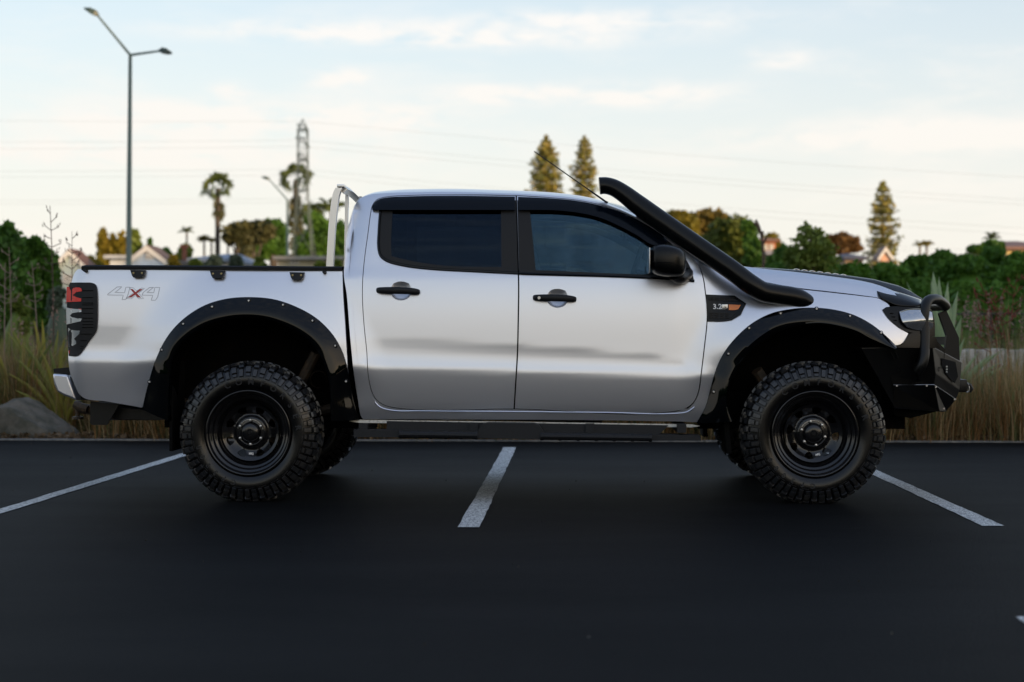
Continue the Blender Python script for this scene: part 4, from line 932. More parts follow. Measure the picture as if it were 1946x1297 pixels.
def make_tyre():
    mb = MB(); prof = [tuple(tyre_profile(t)) for t in np.linspace(0, 1, 22)]
    mb.lathe([(r, -y) for r, y in prof[::-1]] + [(r, y) for r, y in prof[1:]] + [(0.225, 0.10), (0.225, -0.10), (0.238, -0.118)], seg=96)
    NB = 27; pa = 2 * math.pi / NB
    for side in (1, -1):
        for k in range(NB):
            a = k * pa
            block(mb, 0.36, 0.515, a, a + pa * 0.40, 0.014, side)            # shoulder lug
            block(mb, 0.53, 0.70, a + 0.01, a + pa * 0.38, 0.012, side)
            block(mb, 0.36, 0.455, a + pa * 0.49, a + pa * 0.92, 0.014, side)
            block(mb, 0.475, 0.61, a + pa * 0.50, a + pa * 0.92, 0.013, side, nt=3)
            block(mb, 0.625, 0.685, a + pa * 0.52, a + pa * 0.90, 0.008, side, nt=1)
            block(mb, 0.05, 0.17, a + pa * .1, a + pa * 0.55, 0.012, side, skew=0.05); block(mb, 0.20, 0.33, a + pa * .35, a + pa * 0.85, 0.012, side, skew=-0.05)
            block(mb, 0.715, 0.725, a + pa * 0.1, a + pa * 0.8, 0.002, side, nt=1)
    return mb
def ring_text(mb, s, rad, a_c, size, flip=False, side=1, adv=0.234):
    x = 0; n = len(s)
    for i, ch in enumerate(s):
        vs, fs = text_faces(ch, size, 0.0015, font_off=0.0012)
        a0 = a_c - (i - (n - 1) / 2) * adv if not flip else a_c + (i - (n - 1) / 2) * adv
        out = []
        for v in vs:
            if not flip: a = a0 - v.x / rad; r = rad + v.y
            else: a = a0 + v.x / rad; r = rad - v.y
            # find outward y at that radius
            yv = np.interp(r, [0.256, 0.283, 0.310, 0.330, 0.368], [0.135, 0.148, 0.150, 0.147, 0.129])
            out.append((r * math.cos(a), -(yv + 0.0015 + v.z) * side, r * math.sin(a)))
        mb.add(out, fs)
def make_rim():
    mb = MB()
    d = -0.118
    prof = [(0.228, 0.02), (0.234, 0.0), (0.240, -0.012), (0.247, -0.017), (0.249, -0.012), (0.248, -0.004)]
    prof = [(0.247, -0.126), (0.250, -0.132), (0.247, -0.138), (0.240, -0.138), (0.235, -0.130), (0.233, -0.116), (0.226, -0.108), (0.218, -0.106), (0.214, -0.098), (0.212, -0.086), (0.204, -0.080), (0.197, -0.078), (0.193, -0.070), (0.191, -0.056), (0.184, -0.050), (0.177, -0.048), (0.172, -0.040), (0.168, -0.02), (0.165, 0.02), (0.175, 0.10), (0.22, 0.118)]
    mb.lathe(prof, seg=96); return mb
def make_disc():
    outer = [np.array([0.1675 * math.cos(a), 0.1675 * math.sin(a)]) for a in np.linspace(0, 2 * math.pi, 73)[:-1]]
    holes = []
    for k in range(8):
        a0 = -math.pi / 2 + (k + 0.5) * math.pi / 4
        h = [(0.106, -0.10), (0.130, -0.19), (0.150, -0.165), (0.154, 0), (0.150, 0.165), (0.130, 0.19), (0.106, 0.10)]
        h = [(0.112, -0.06), (0.128, -0.17), (0.147, -0.19), (0.152, 0.0), (0.147, 0.19), (0.128, 0.17), (0.112, 0.06)]
        P = [np.array([r * math.cos(a0 + a), r * math.sin(a0 + a)]) for r, a in h]; holes.append(catmull(P, 0.006, True, 70))
    ctr = [np.array([0.030 * math.cos(a), 0.030 * math.sin(a)]) for a in np.linspace(0, 2 * math.pi, 25)[:-1]]
    vo, fo = tri(outer, holes, 0.009)
    def dep(r): return np.interp(r, [0, 0.055, 0.062, 0.088, 0.098, 0.11, 0.13, 0.155, 0.1675], [-0.052, -0.052, -0.050, -0.048, -0.030, -0.030, -0.040, -0.060, -0.066])
    r = np.hypot(vo[:, 0], vo[:, 1]); mb = MB()
    mb.add([(x, d, z) for (x, z), d in zip(vo, dep(r))], [list(map(int, f)) for f in fo], True)
    mb.add([(x, d + 0.006, z) for (x, z), d in zip(vo, dep(r))], [list(map(int, f[::-1])) for f in fo], True)
    for h in holes:
        m = len(h); rr = [math.hypot(*p) for p in h]
        mb.add([(p[0], float(dep(q)), p[1]) for p, q in zip(h, rr)] + [(p[0], float(dep(q)) + 0.022, p[1]) for p, q in zip(h, rr)], [[k, k + m, (k + 1) % m + m, (k + 1) % m] for k in range(m)], True)
    return mb
protos = {}
def wheel(cx, cy, side, rot, copy_from=None):
    M = Matrix.Translation((cx, cy, WZ)) @ Matrix.Rotation(0 if side == 1 else math.pi, 4, 'Z') @ Matrix.Rotation(rot, 4, 'Y')
    if copy_from is None:
        w = make_disc().build('wheel', rimm, TRUCK, fix=False)
        ty = make_tyre().build('tyre', [rubber, tread_mat], w, sharp=30); ri = make_rim().build('rim', rimm, w, sharp=70)
        mb = MB(); ring_text(mb, 'COMFORSER', 0.296, 1.04, 0.048); mb.build('tyre_lettering', letter, w, fix=False); mb = MB(); ring_text(mb, 'CF3000', 0.296, 3.93, 0.040, adv=0.2)
        mb.build('tyre_lettering', letter, w, fix=False)
        mb = MB(); mb.lathe([(0.0, -0.092), (0.012, -0.092), (0.016, -0.088), (0.030, -0.088), (0.046, -0.084), (0.053, -0.076), (0.055, -0.06), (0.060, -0.052)], seg=36)
        mb.tube([(0.0, -0.0925, 0.0) + Vector((0.016 * math.cos(t), 0, 0.016 * math.sin(t))) if False else Vector((0.018 * math.cos(t), -0.0885, 0.018 * math.sin(t))) for t in np.linspace(0, 6.28, 20)], 0.002, 5)
        mb.build('hub_cap', rimm, w)
        mb = MB(); mb.tube([Vector((0.074 * math.cos(t), -0.055, 0.074 * math.sin(t))) for t in np.linspace(0.2, 2.4, 16)], 0.0025, 5); mb.tube([Vector((0.074 * math.cos(t), -0.055, 0.074 * math.sin(t))) for t in np.linspace(3.6, 5.9, 16)], 0.0025, 5); mb.build('hub_ring', steel, w)
        for k in range(6):
            mb = MB(); a = k * math.pi / 3 + math.pi / 2; c = (0.070 * math.cos(a), -0.055, 0.070 * math.sin(a)); mb.lathe([(0.0, -0.018), (0.007, -0.017), (0.0095, -0.012), (0.0095, 0.0)], c=c, seg=8, smooth=False); mb.build('lug_nut', steel, w)
        vs, fs = text_faces('MKJ', 0.016, 0, font_off=0.0008); mb = MB(); mb.add([(v.x, -0.0445, -0.127 + v.y) for v in vs], fs); mb.build('wheel_sticker', white_decal, w, fix=False)
        for c in w.children: c.matrix_parent_inverse = Matrix(); c.matrix_local = Matrix()
    else:
        w = copy_from.copy(); COL.objects.link(w)
        for ch in list(copy_from.children):
            c = ch.copy(); COL.objects.link(c); c.parent = w
    w.parent = TRUCK; w.matrix_parent_inverse = TRUCK.matrix_world.inverted(); w.matrix_basis = M
    return w
YW = 9.149 + 0.0
w1 = wheel(RWX, YW, 1, 0.0); wheel(FWX, YW, 1, -0.23, w1); wheel(RWX, 20 - YW, -1, 0.5, w1); wheel(FWX, 20 - YW, -1, 1.1, w1)
# ------------------------------------------------------------------ ground and car park
def structure(o): o['kind'] = 'structure'; return o
soil = mat('soil_grass', (0.035, 0.045, 0.018), rough=0.95, spec=0.1, noise=(1.5, (0.075, 0.055, 0.028), 0.4, 0.65))
def sheet(name, x0, x1, y0, y1, z, m, nx=1, ny=1):
    vs = [(x0 + (x1 - x0) * i / nx, y0 + (y1 - y0) * j / ny, z) for j in range(ny + 1) for i in range(nx + 1)]
    fs = [[j * (nx + 1) + i, j * (nx + 1) + i + 1, (j + 1) * (nx + 1) + i + 1, (j + 1) * (nx + 1) + i] for j in range(ny) for i in range(nx)]
    mb = MB(); mb.add(vs, fs); return structure(mb.build(name, m, fix=False))
sheet('ground', -1200, 1200, -900, 1500, -0.02, soil)
asph = bpy.data.materials.new('asphalt'); asph.use_nodes = True; t = asph.node_tree; b = t.nodes['Principled BSDF']
tcn = t.nodes.new('ShaderNodeTexCoord')
na = N(t, 'ShaderNodeTexNoise', i_Scale=130.0, i_Detail=3.0, i_Roughness=0.7); t.links.new(tcn.outputs['Object'], na.inputs['Vector'])
nb = N(t, 'ShaderNodeTexNoise', i_Scale=0.9, i_Detail=6.0, i_Roughness=0.6); 
mp = t.nodes.new('ShaderNodeMapping'); mp.inputs['Scale'].default_value = (0.5, 1.6, 1); t.links.new(tcn.outputs['Object'], mp.inputs[0]); t.links.new(mp.outputs[0], nb.inputs['Vector'])
nv = N(t, 'ShaderNodeTexVoronoi', i_Scale=95.0); t.links.new(tcn.outputs['Object'], nv.inputs['Vector'])
c1 = N(t, 'ShaderNodeMapRange'); t.links.new(na.outputs['Fac'], c1.inputs['Value']); c1.inputs['From Min'].default_value = 0.35; c1.inputs['From Max'].default_value = 0.75; c1.inputs['To Min'].default_value = 0.3; c1.inputs['To Max'].default_value = 2.8
c2 = N(t, 'ShaderNodeMapRange'); t.links.new(nb.outputs['Fac'], c2.inputs['Value']); c2.inputs['From Min'].default_value = 0.3; c2.inputs['From Max'].default_value = 0.7; c2.inputs['To Min'].default_value = 0.75; c2.inputs['To Max'].default_value = 1.25
mm = math_n(t, 'MULTIPLY', c1.outputs[0], c2.outputs[0])
vm = N(t, 'ShaderNodeVectorMath', operation='SCALE'); vm.inputs[0].default_value = (0.0036, 0.0039, 0.0044); t.links.new(mm, vm.inputs['Scale']); t.links.new(vm.outputs[0], b.inputs['Base Color'])
b.inputs['Roughness'].default_value = 0.62; b.inputs['Specular IOR Level'].default_value = 0.042; b.inputs['Sheen Weight'].default_value = 0.0; b.inputs['Sheen Roughness'].default_value = 0.25; b.inputs['Sheen Tint'].default_value = (0.8, 0.93, 1.0, 1)
rr_ = N(t, 'ShaderNodeMapRange'); t.links.new(nb.outputs['Fac'], rr_.inputs['Value']); rr_.inputs['To Min'].default_value = 0.70; rr_.inputs['To Max'].default_value = 0.60; t.links.new(rr_.outputs[0], b.inputs['Roughness'])
bp = N(t, 'ShaderNodeBump', i_Strength=0.55, i_Distance=0.004); t.links.new(math_n(t, 'ADD', na.outputs['Fac'], math_n(t, 'MULTIPLY', nv.outputs['Distance'], -0.6)), bp.inputs['Height']); t.links.new(bp.outputs[0], b.inputs['Normal'])
EDGE_Y = 14.3
sheet('parking_lot', -60, 60, -14, EDGE_Y, 0.0, asph)
conc = mat('edging', (0.10, 0.10, 0.095), rough=0.9, noise=(18, (0.24, 0.22, 0.19), 0.4, 0.7))
mb = MB(); mb.box((0, EDGE_Y + 0.07, -0.040), (120, 0.14, 0.10), bev=0.008); structure(mb.build('kerb', conc))
# painted lines, worn
paint = bpy.data.materials.new('line_paint'); paint.use_nodes = True; t = paint.node_tree; b = t.nodes['Principled BSDF']
tcn = t.nodes.new('ShaderNodeTexCoord'); n_ = N(t, 'ShaderNodeTexNoise', i_Scale=60.0, i_Detail=6.0, i_Roughness=0.75); t.links.new(tcn.outputs['Object'], n_.inputs['Vector'])
n3 = N(t, 'ShaderNodeTexNoise', i_Scale=220.0, i_Detail=3.0); t.links.new(tcn.outputs['Object'], n3.inputs['Vector'])
w_ = N(t, 'ShaderNodeMapRange'); t.links.new(math_n(t, 'MULTIPLY_ADD', n3.outputs['Fac'], 0.5, math_n(t, 'MULTIPLY', n_.outputs['Fac'], 0.6)), w_.inputs['Value']); w_.inputs['From Min'].default_value = 0.47; w_.inputs['From Max'].default_value = 0.61
mx = N(t, 'ShaderNodeMix', data_type='RGBA'); t.links.new(w_.outputs[0], mx.inputs['Factor']); mx.inputs['A'].default_value = (0.78, 0.79, 0.78, 1); mx.inputs['B'].default_value = (0.10, 0.105, 0.11, 1); t.links.new(mx.outputs['Result'], b.inputs['Base Color']); b.inputs['Roughness'].default_value = 0.8; b.inputs['Specular IOR Level'].default_value = 0.2
def gpt(px, py):
    d = RM @ Vector(((px - 973) / F, -(py - 648.5) / F, -1.0)); t_ = -CAMZ / d.z; return Vector((d.x * t_, d.y * t_, 0.004))
def line(q):
    mb = MB(); P_ = [gpt(*p) for p in q]; n = 40; vs = []; fs = []
    L = [P_[0], P_[3]]; Rr = [P_[1], P_[2]]
    for i in range(n + 1):
        a = L[0].lerp(L[1], i / n); c = Rr[0].lerp(Rr[1], i / n); d = (c - a).normalized(); a = a + d * random.uniform(-.004, .004); c = c + d * random.uniform(-.004, .004); vs += [a, c]
    for i in range(n): fs.append([2 * i, 2 * i + 1, 2 * i + 3, 2 * i + 2])
    mb.add(vs, fs); structure(mb.build('parking_line', paint, fix=False))
line([(870, 1003.5), (912, 1003.5), (981, 851), (957, 851)])
line([(1868, 1001), (1908, 1001), (1592, 862), (1570, 862)])
a0 = (-55, 984.5); a1 = (-55, 996)
line([(-200, 1030), (-165, 1030), (420, 846.5), (398, 846.5)])
line([(1930, 1174), (2010, 1174), (2010, 1182), (1946, 1186)])
# ------------------------------------------------------------------ foliage helpers
def leafmat(name, c1_, c2_, rough=0.55, trans=0.25):
    m = bpy.data.materials.new(name); m.use_nodes = True; t = m.node_tree; b = t.nodes['Principled BSDF']
    g = t.nodes.new('ShaderNodeNewGeometry'); tcn = t.nodes.new('ShaderNodeTexCoord')
    nn = N(t, 'ShaderNodeTexNoise', i_Scale=1.1, i_Detail=3.0); t.links.new(tcn.outputs['Object'], nn.inputs['Vector'])
    f = math_n(t, 'ADD', math_n(t, 'MULTIPLY', g.outputs['Random Per Island'], 0.6), math_n(t, 'MULTIPLY_ADD', nn.outputs['Fac'], 1.6, -0.6), clamp=True)
    mx = N(t, 'ShaderNodeMix', data_type='RGBA'); t.links.new(f, mx.inputs['Factor']); mx.inputs['A'].default_value = (*c1_, 1); mx.inputs['B'].default_value = (*c2_, 1)
    t.links.new(mx.outputs['Result'], b.inputs['Base Color']); b.inputs['Roughness'].default_value = rough; b.inputs['Specular IOR Level'].default_value = 0.25
    tl_ = N(t, 'ShaderNodeBsdfTranslucent'); t.links.new(mx.outputs['Result'], tl_.inputs[0]); ms = N(t, 'ShaderNodeMixShader'); ms.inputs[0].default_value = trans
    t.links.new(b.outputs[0], ms.inputs[1]); t.links.new(tl_.outputs[0], ms.inputs[2]); t.links.new(ms.outputs[0], t.nodes['Material Output'].inputs[0]); return m
leaf_dark = leafmat('leaf_dark', (0.0344, 0.0889, 0.0163), (0.1004, 0.2161, 0.0286))
leaf_hedge = leafmat('leaf_hedge', (0.0366, 0.0988, 0.0137), (0.0992, 0.2195, 0.0257))
leaf_mid = leafmat('leaf_mid', (0.0874, 0.1382, 0.0246), (0.1997, 0.2534, 0.0440))
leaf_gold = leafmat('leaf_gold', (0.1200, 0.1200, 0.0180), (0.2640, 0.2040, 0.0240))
leaf_grey = leafmat('leaf_grey', (0.0675, 0.0975, 0.0675), (0.1350, 0.1800, 0.1275))
leaf_brown = leafmat('leaf_brown', (0.0507, 0.0575, 0.0230), (0.1183, 0.1149, 0.0432))
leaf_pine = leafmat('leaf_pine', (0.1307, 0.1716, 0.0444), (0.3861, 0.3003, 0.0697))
leaf_palm = leafmat('leaf_palm', (0.0467, 0.0785, 0.0166), (0.1166, 0.1426, 0.0356))
leaf_flax = leafmat('leaf_flax', (0.17, 0.25, 0.13), (0.33, 0.43, 0.25), rough=0.45)
leaf_flax_y = leafmat('leaf_flax_yellow', (0.1260, 0.1650, 0.0450), (0.3420, 0.3000, 0.0525), rough=0.45)
bark = mat('bark', (0.045, 0.036, 0.028), rough=0.9, noise=(6, (0.09, 0.075, 0.06), 0.4, 0.7))
bark_pale = mat('bark_pale', (0.11, 0.095, 0.08), rough=0.9, noise=(6, (0.17, 0.15, 0.13), 0.4, 0.7))
def rdirs(n):
    v = rng.normal(size=(n, 3)); return v / np.linalg.norm(v, axis=1, keepdims=True)
def leaves(C, size, elong=1.6, up=None):
    n = len(C); a = rdirs(n); b = np.cross(a, rdirs(n)); b /= np.linalg.norm(b, axis=1, keepdims=True) + 1e-9
    s = size * rng.uniform(0.6, 1.4, (n, 1)); A = a * s * elong * .5; B = b * s * .5
    return np.stack([C - A, C + B, C + A, C - B], 1).reshape(-1, 3)
def blob_pts(c, r, n, shell=0.55):
    d = rdirs(n); k = rng.uniform(shell, 1.0, (n, 1)) ** 0.6
    # lumpy radius
    ph = rng.uniform(0, 6.28, 6); w = 1 + 0.16 * np.sin(d[:, :1] * 5 + ph[0]) * np.sin(d[:, 1:2] * 6 + ph[1]) + 0.16 * np.sin(d[:, 2:3] * 7 + ph[2] + d[:, :1] * 4)
    return np.array(c) + d * k * w * np.array(r)
def core(mb, c, r, k=0.72, mi=0):
    bm = bmesh.new(); bmesh.ops.create_icosphere(bm, subdivisions=2, radius=1)
    for v in bm.verts:
        f = k * (1 + 0.12 * math.sin(v.co.x * 7 + c[0]) * math.sin(v.co.z * 6 + c[2])); v.co = Vector((c[0] + v.co.x * r[0] * f, c[1] + v.co.y * r[1] * f, c[2] + v.co.z * r[2] * f))
    bm.verts.index_update(); mb.add([v.co.copy() for v in bm.verts], [[v.index for v in f.verts] for f in bm.faces], True, mi); bm.free()
def crown_tree(name, label, cat, Y, blobs, lm, trunk_px, nleaf=1500, lsize=0.16, group=None, trunk_r=0.16, bm_=None, dense=True, multi=1, shell=0.5, sub=5):
    """blobs: (px, py, rx_px, ry_px) seen at distance Y"""
    root = empty(name, (GX(trunk_px, Y), Y, 0)); tag(root, label, cat, group)
    mb = MB(); L = []
    tot = sum(b[2] * b[3] for b in blobs); centers = []
    for (px, py, rx, ry) in blobs:
        dy = random.uniform(-.35, .35) * rx / F * Y; c = W(px, py, Y); c = Vector((c.x, Y + dy, c.z)); r = (rx / F * Y, rx / F * Y * 0.9, ry / F * Y); centers.append((c, r))
        n = max(60, int(nleaf * rx * ry / tot))
        if dense: core(mb, c, r, 0.62)
        subs = [(c, r, 0.35)]
        for k in range(sub):
            d = Vector(rdirs(1)[0]); cc = Vector((c.x + d.x * r[0] * .72, c.y + d.y * r[1] * .72, c.z + d.z * r[2] * .72)); s_ = random.uniform(.32, .5); subs.append((cc, tuple(q * s_ for q in r), 0.65 / sub))
        for (cc, r_, w) in subs:
            L.append(leaves(blob_pts(cc, r_, int(n * w) + 8, shell), lsize))
    join_np('crown', mb, np.concatenate(L), 4, [lm], root, mi=0)
    mb = MB(); x = GX(trunk_px, Y)
    for q in range(multi):
        x_ = x + (q - (multi - 1) / 2) * 0.5; ctop = centers[int(len(centers) * (q + .5) / multi)][0]
        top = Vector((x_ * .6 + ctop.x * .4, ctop.y, ctop.z)); pts = [Vector((x_, Y, -0.05)), Vector((x_ + random.uniform(-.1, .1), Y, top.z * .4)), Vector((x_ * .75 + top.x * .25, Y, top.z * .75)), top]
        mb.tube(smooth(pts, 0.4), [trunk_r * (1 - 0.6 * i / 30) for i in range(len(smooth(pts, 0.4)))], 8)
    for (c, r) in centers:
        b0 = Vector((x, Y, max(0.3, min(c.z * .55, c.z - r[2] * .5)))); m_ = b0.lerp(c, .5) + Vector((0, 0, -0.1 * (c - b0).length)); mb.tube([b0, m_, c], [trunk_r * .5, trunk_r * .35, trunk_r * .12], 6)
    mb.build('trunk', bm_ or bark, root); return root
# ------------------------------------------------------------------ tall grass along the edge (uncountable)
gm = [leafmat('grass_green', (0.1105, 0.1309, 0.0411), (0.2210, 0.2244, 0.0842), trans=0.35), leafmat('grass_straw', (0.3328, 0.2300, 0.1100), (0.5408, 0.3800, 0.2000), trans=0.3), leafmat('grass_rust', (0.1878, 0.0994, 0.0398), (0.3757, 0.1878, 0.0663), trans=0.3), leafmat('grass_dark', (0.0476, 0.0571, 0.0204), (0.1190, 0.1122, 0.0408), trans=0.3), leafmat('grass_seed', (0.1950, 0.1350, 0.1050), (0.3300, 0.2250, 0.1800), trans=0.3)]
def blades(base, ang, lean, h, w, seg=4, droop=0.5):
    n = len(base); V = []
    dirx = np.stack([np.cos(ang), np.sin(ang)], 1); side = np.stack([-dirx[:, 1], dirx[:, 0]], 1)
    pts = []
    for i in range(seg + 1):
        t_ = i / seg; out = lean * (t_ * (1 - droop) + droop * t_ ** 2.4); z = h * (t_ - 0.30 * np.clip(lean / h, 0, 1.2) * t_ ** 2.5)
        c = np.stack([base[:, 0] + dirx[:, 0] * out, base[:, 1] + dirx[:, 1] * out, base[:, 2] + z], 1); ww = (w * (1 - t_ ** 1.6) + 0.0008)
        o_ = np.stack([side[:, 0] * ww, side[:, 1] * ww, np.zeros(n)], 1) * .5; pts.append((c - o_, c + o_))
    q = [np.stack([pts[i][0], pts[i][1], pts[i + 1][1], pts[i + 1][0]], 1) for i in range(seg)]
    return np.concatenate([x[:, None] for x in q], 1).reshape(-1, 3)      # (n, seg, 4, 3)
V = []; MI = []; BX = W(58, 836, 14.9).x
def tussock_field(n_t, y0, y1, x0, x1, hfun, mats, per, spread=0.10, w=0.006, lean=0.45, power=1.0):
    for _ in range(n_t):
        ty = y0 + (y1 - y0) * random.random() ** power; tx = random.uniform(x0, x1)
        if abs(tx - BX) < 0.85 and ty < 15.55: continue
        hh = hfun(tx, ty) * random.uniform(.75, 1.15); k = per
        b_ = np.stack([rng.normal(tx, spread, k), rng.normal(ty, spread, k), np.full(k, -0.03)], 1)
        ang = np.arctan2(b_[:, 1] - ty, b_[:, 0] - tx) + rng.normal(0, .6, k); h = hh * rng.uniform(.45, 1.0, k); ln = np.abs(rng.normal(0.0, lean, k)) * h
        V.append(blades(b_, ang, ln, h, np.full(k, w) * rng.uniform(.6, 1.4, k))); c = rng.choice(mats, k, p=None if False else None); MI.append(np.repeat(c, 4))
def hleft(x, y): return 1.18 if x < -3.4 else 0.95
XL, XR = -8.0, 8.2
def hR(x, y): return 0.95 if x > 3.6 else 0.8
tussock_field(300, 14.55, 16.4, XL, -2.2, lambda x, y: 1.12, [0, 1, 1, 2, 2, 3], 95, lean=0.5)
tussock_field(160, 14.5, 15.2, XL, -2.2, lambda x, y: 0.62, [1, 2, 2, 3, 3], 80, lean=0.7)
tussock_field(330, 14.5, 16.2, 2.6, XR, lambda x, y: 0.84, [0, 0, 1, 1, 2, 2, 3], 90, lean=0.36)
tussock_field(60, 14.6, 16.0, 4.0, XR, lambda x, y: 1.35, [0, 1, 0, 2], 16, lean=0.2)
tussock_field(150, 14.5, 15.0, 2.6, XR, lambda x, y: 0.55, [1, 2, 2, 2, 3], 80, lean=0.55)
tussock_field(110, 16.4, 19.5, 2.6, XR + 1, lambda x, y: 1.42, [0, 0, 1, 4, 3], 26, lean=0.22)
tussock_field(260, 21.6, 26, 4.4, XR + 5, lambda x, y: 1.1, [0, 0, 1, 3], 60, lean=0.3)
tussock_field(150, 16.2, 19.5, XL - 1, -2.2, lambda x, y: 1.15, [0, 0, 1, 3, 3], 60, lean=0.3)
tussock_field(330, 14.5, 16.0, -2.4, 2.8, lambda x, y: 0.8, [1, 2, 2, 3, 3, 3], 70, lean=0.5)
tussock_field(200, 16.0, 18.5, -2.4, 2.8, lambda x, y: 1.0, [0, 1, 2, 3, 3], 50, lean=0.4)
o = npmesh('tall_grass', np.concatenate(V), 4, gm, mi=np.concatenate(MI)); tag(o, 'tall green and straw coloured grasses growing along the car park edge', 'grass', kind='stuff')
# seed heads on stalks at the right
V = []; MI = []
for k in range(260):
    x = random.uniform(3.9, XR + .5) if k % 4 else random.uniform(XL, -4.2); y = random.uniform(14.9, 18); h = random.uniform(1.05, 1.45); n = 16
    tz = rng.uniform(0.78, 1.0, n) * h; C = np.stack([x + rng.normal(0, .006, n) + (tz - h * .5) * 0.06, y + rng.normal(0, .006, n), tz], 1); V.append(leaves(C, 0.018, 2.2)); 
    V.append(blades(np.array([[x, y, 0]]), np.array([0.0]), np.array([0.06 * h]), np.array([h]), np.array([0.004]), 4))
o = npmesh('seed_heads', np.concatenate(V), 4, gm[4]); tag(o, 'pinkish feathery seed heads standing above the roadside grass', 'grass', kind='stuff')
# leaf litter along the kerb
V = leaves(np.stack([rng.uniform(-8, 8, 5000), 14.42 + np.abs(rng.normal(0, .18, 5000)), rng.uniform(0.0, 0.05, 5000)], 1), 0.035)
o = npmesh('leaf_litter', V, 4, leafmat('litter', (0.06, 0.04, 0.02), (0.20, 0.13, 0.07))); tag(o, 'dry brown leaf litter lying along the kerb', 'leaf litter', kind='stuff')
# ------------------------------------------------------------------ boulder
bm = bmesh.new(); bmesh.ops.create_icosphere(bm, subdivisions=5, radius=1)
from mathutils import noise as mn
c = W(60, 836, 14.75)
for v in bm.verts:
    p = v.co.copy(); 
    w1_ = 1 + 0.20 * mn.noise(p * 1.1 + Vector((3, 1, 5))) + 0.07 * mn.noise(p * 3.2) + 0.025 * mn.noise(p * 9)
    q = p * w1_; z = q.z
    # flattened facets: a sloping roof-like top peaking left of centre
    x = q.x * 0.47; top = 0.385 - 0.62 * max(0, x + 0.10) - 0.42 * max(0, -x - 0.16) - 0.25 * max(0, q.y * -0.38)
    z_ = min(z * 0.52, top + 0.022 * mn.noise(p * 4) + 0.01 * mn.noise(p * 11)); v.co = Vector((x, q.y * 0.38, z_))
bm.verts.index_update(); mb = MB(); mb.add([Vector((W(58, 836, 14.9).x, 14.9, -0.02)) + v.co for v in bm.verts], [[v.index for v in f.verts] for f in bm.faces], True); bm.free()
rockm = mat('rock', (0.060, 0.058, 0.042), rough=0.95, noise=(5, (0.15, 0.130, 0.105), 0.42, 0.7), bump=(14, 0.8, 0.03))
o = mb.build('boulder', rockm, sharp=180); tag(o, 'grey lichen covered boulder lying in the grass behind the truck', 'boulder')
# ------------------------------------------------------------------ flax plants
def flax(name, label, px, Y, leavespec, lm, group=None, n_extra=18, hbase=1.0):
    x = GX(px, Y); root = empty(name, (x, Y, 0)); tag(root, label, 'plant', group); mb = MB()
    spec = list(leavespec)
    for k in range(n_extra): spec.append((random.uniform(-.7, .7), random.uniform(.55, 1.0) * hbase, random.uniform(-.25, .25), random.choice([0.05, 0.065])))
    for (dx, h, dy, w) in spec:
        n = 9; vs = []; fs = []; L_ = math.hypot(dx, h)
        nx, nz = h / L_, -dx / L_
        for i in range(n + 1):
            t_ = i / n; bend = (t_ ** 2.2); px_ = dx * (0.35 * t_ + 0.65 * bend); z = h * (t_ - 0.10 * abs(dx) * t_ ** 3); ww = w * (0.55 + 0.9 * t_) * (1 - t_ ** 4.0) * 0.5 + .001
            for s_, dyy in ((-1, 0.012), (0, -0.006), (1, 0.012)): vs.append((x + px_ + nx * s_ * ww, Y + dy * t_ + dyy + 0.03 * dx, z + nz * s_ * ww))
        for i in range(n):
            for k in range(2): a = i * 3 + k; fs.append([a, a + 1, a + 4, a + 3])
        mb.add(vs, fs, True)
    mb.build('foliage', lm, root, fix=False); return root
def P16(px, py, Y, px0): p = W(px, py, Y); return (p.x - GX(px0, Y), p.z)
Yf = 15.6; sp = []
for (a, b_, w) in ((1778, 514, .075), (1789, 526, .06), (1801, 535, .055), (1764, 530, .045), (1826, 548, .05), (1716, 525, .03), (1706, 534, .03), (1818, 600, .06), (1830, 640, .05), (1797, 560, .07), (1770, 590, .06), (1812, 575, .06), (1755, 600, .05)):
    dx, h = P16(a, b_, Yf, 1790); sp.append((dx, h, random.uniform(-.2, .15), w * 1.75))
flax('flax_plant', 'large pale green flax with broad sword leaves rising behind the bull bar', 1790, Yf, sp, leaf_flax, n_extra=14, hbase=1.0)
for (px, Y, h, s_) in ((30, 15.8, 0.95, 'left edge of the grass'), (88, 16.3, 1.10, 'grass behind the tail light'), (118, 15.6, 0.95, 'bumper')):
    lab = {30: 'yellow green flax plant low in the grass at the far left', 88: 'tallest yellow green flax in the grass left of the tail light', 118: 'green flax plant in the grass directly behind the rear bumper'}[px]
    flax('flax_plant', lab, px, Y, [(random.uniform(-.45, .45), h * random.uniform(.8, 1.05), random.uniform(-.2, .2), .05) for k in range(12)], leaf_flax_y, 'yellow green flax plants in the left grass', n_extra=10, hbase=h * .7)
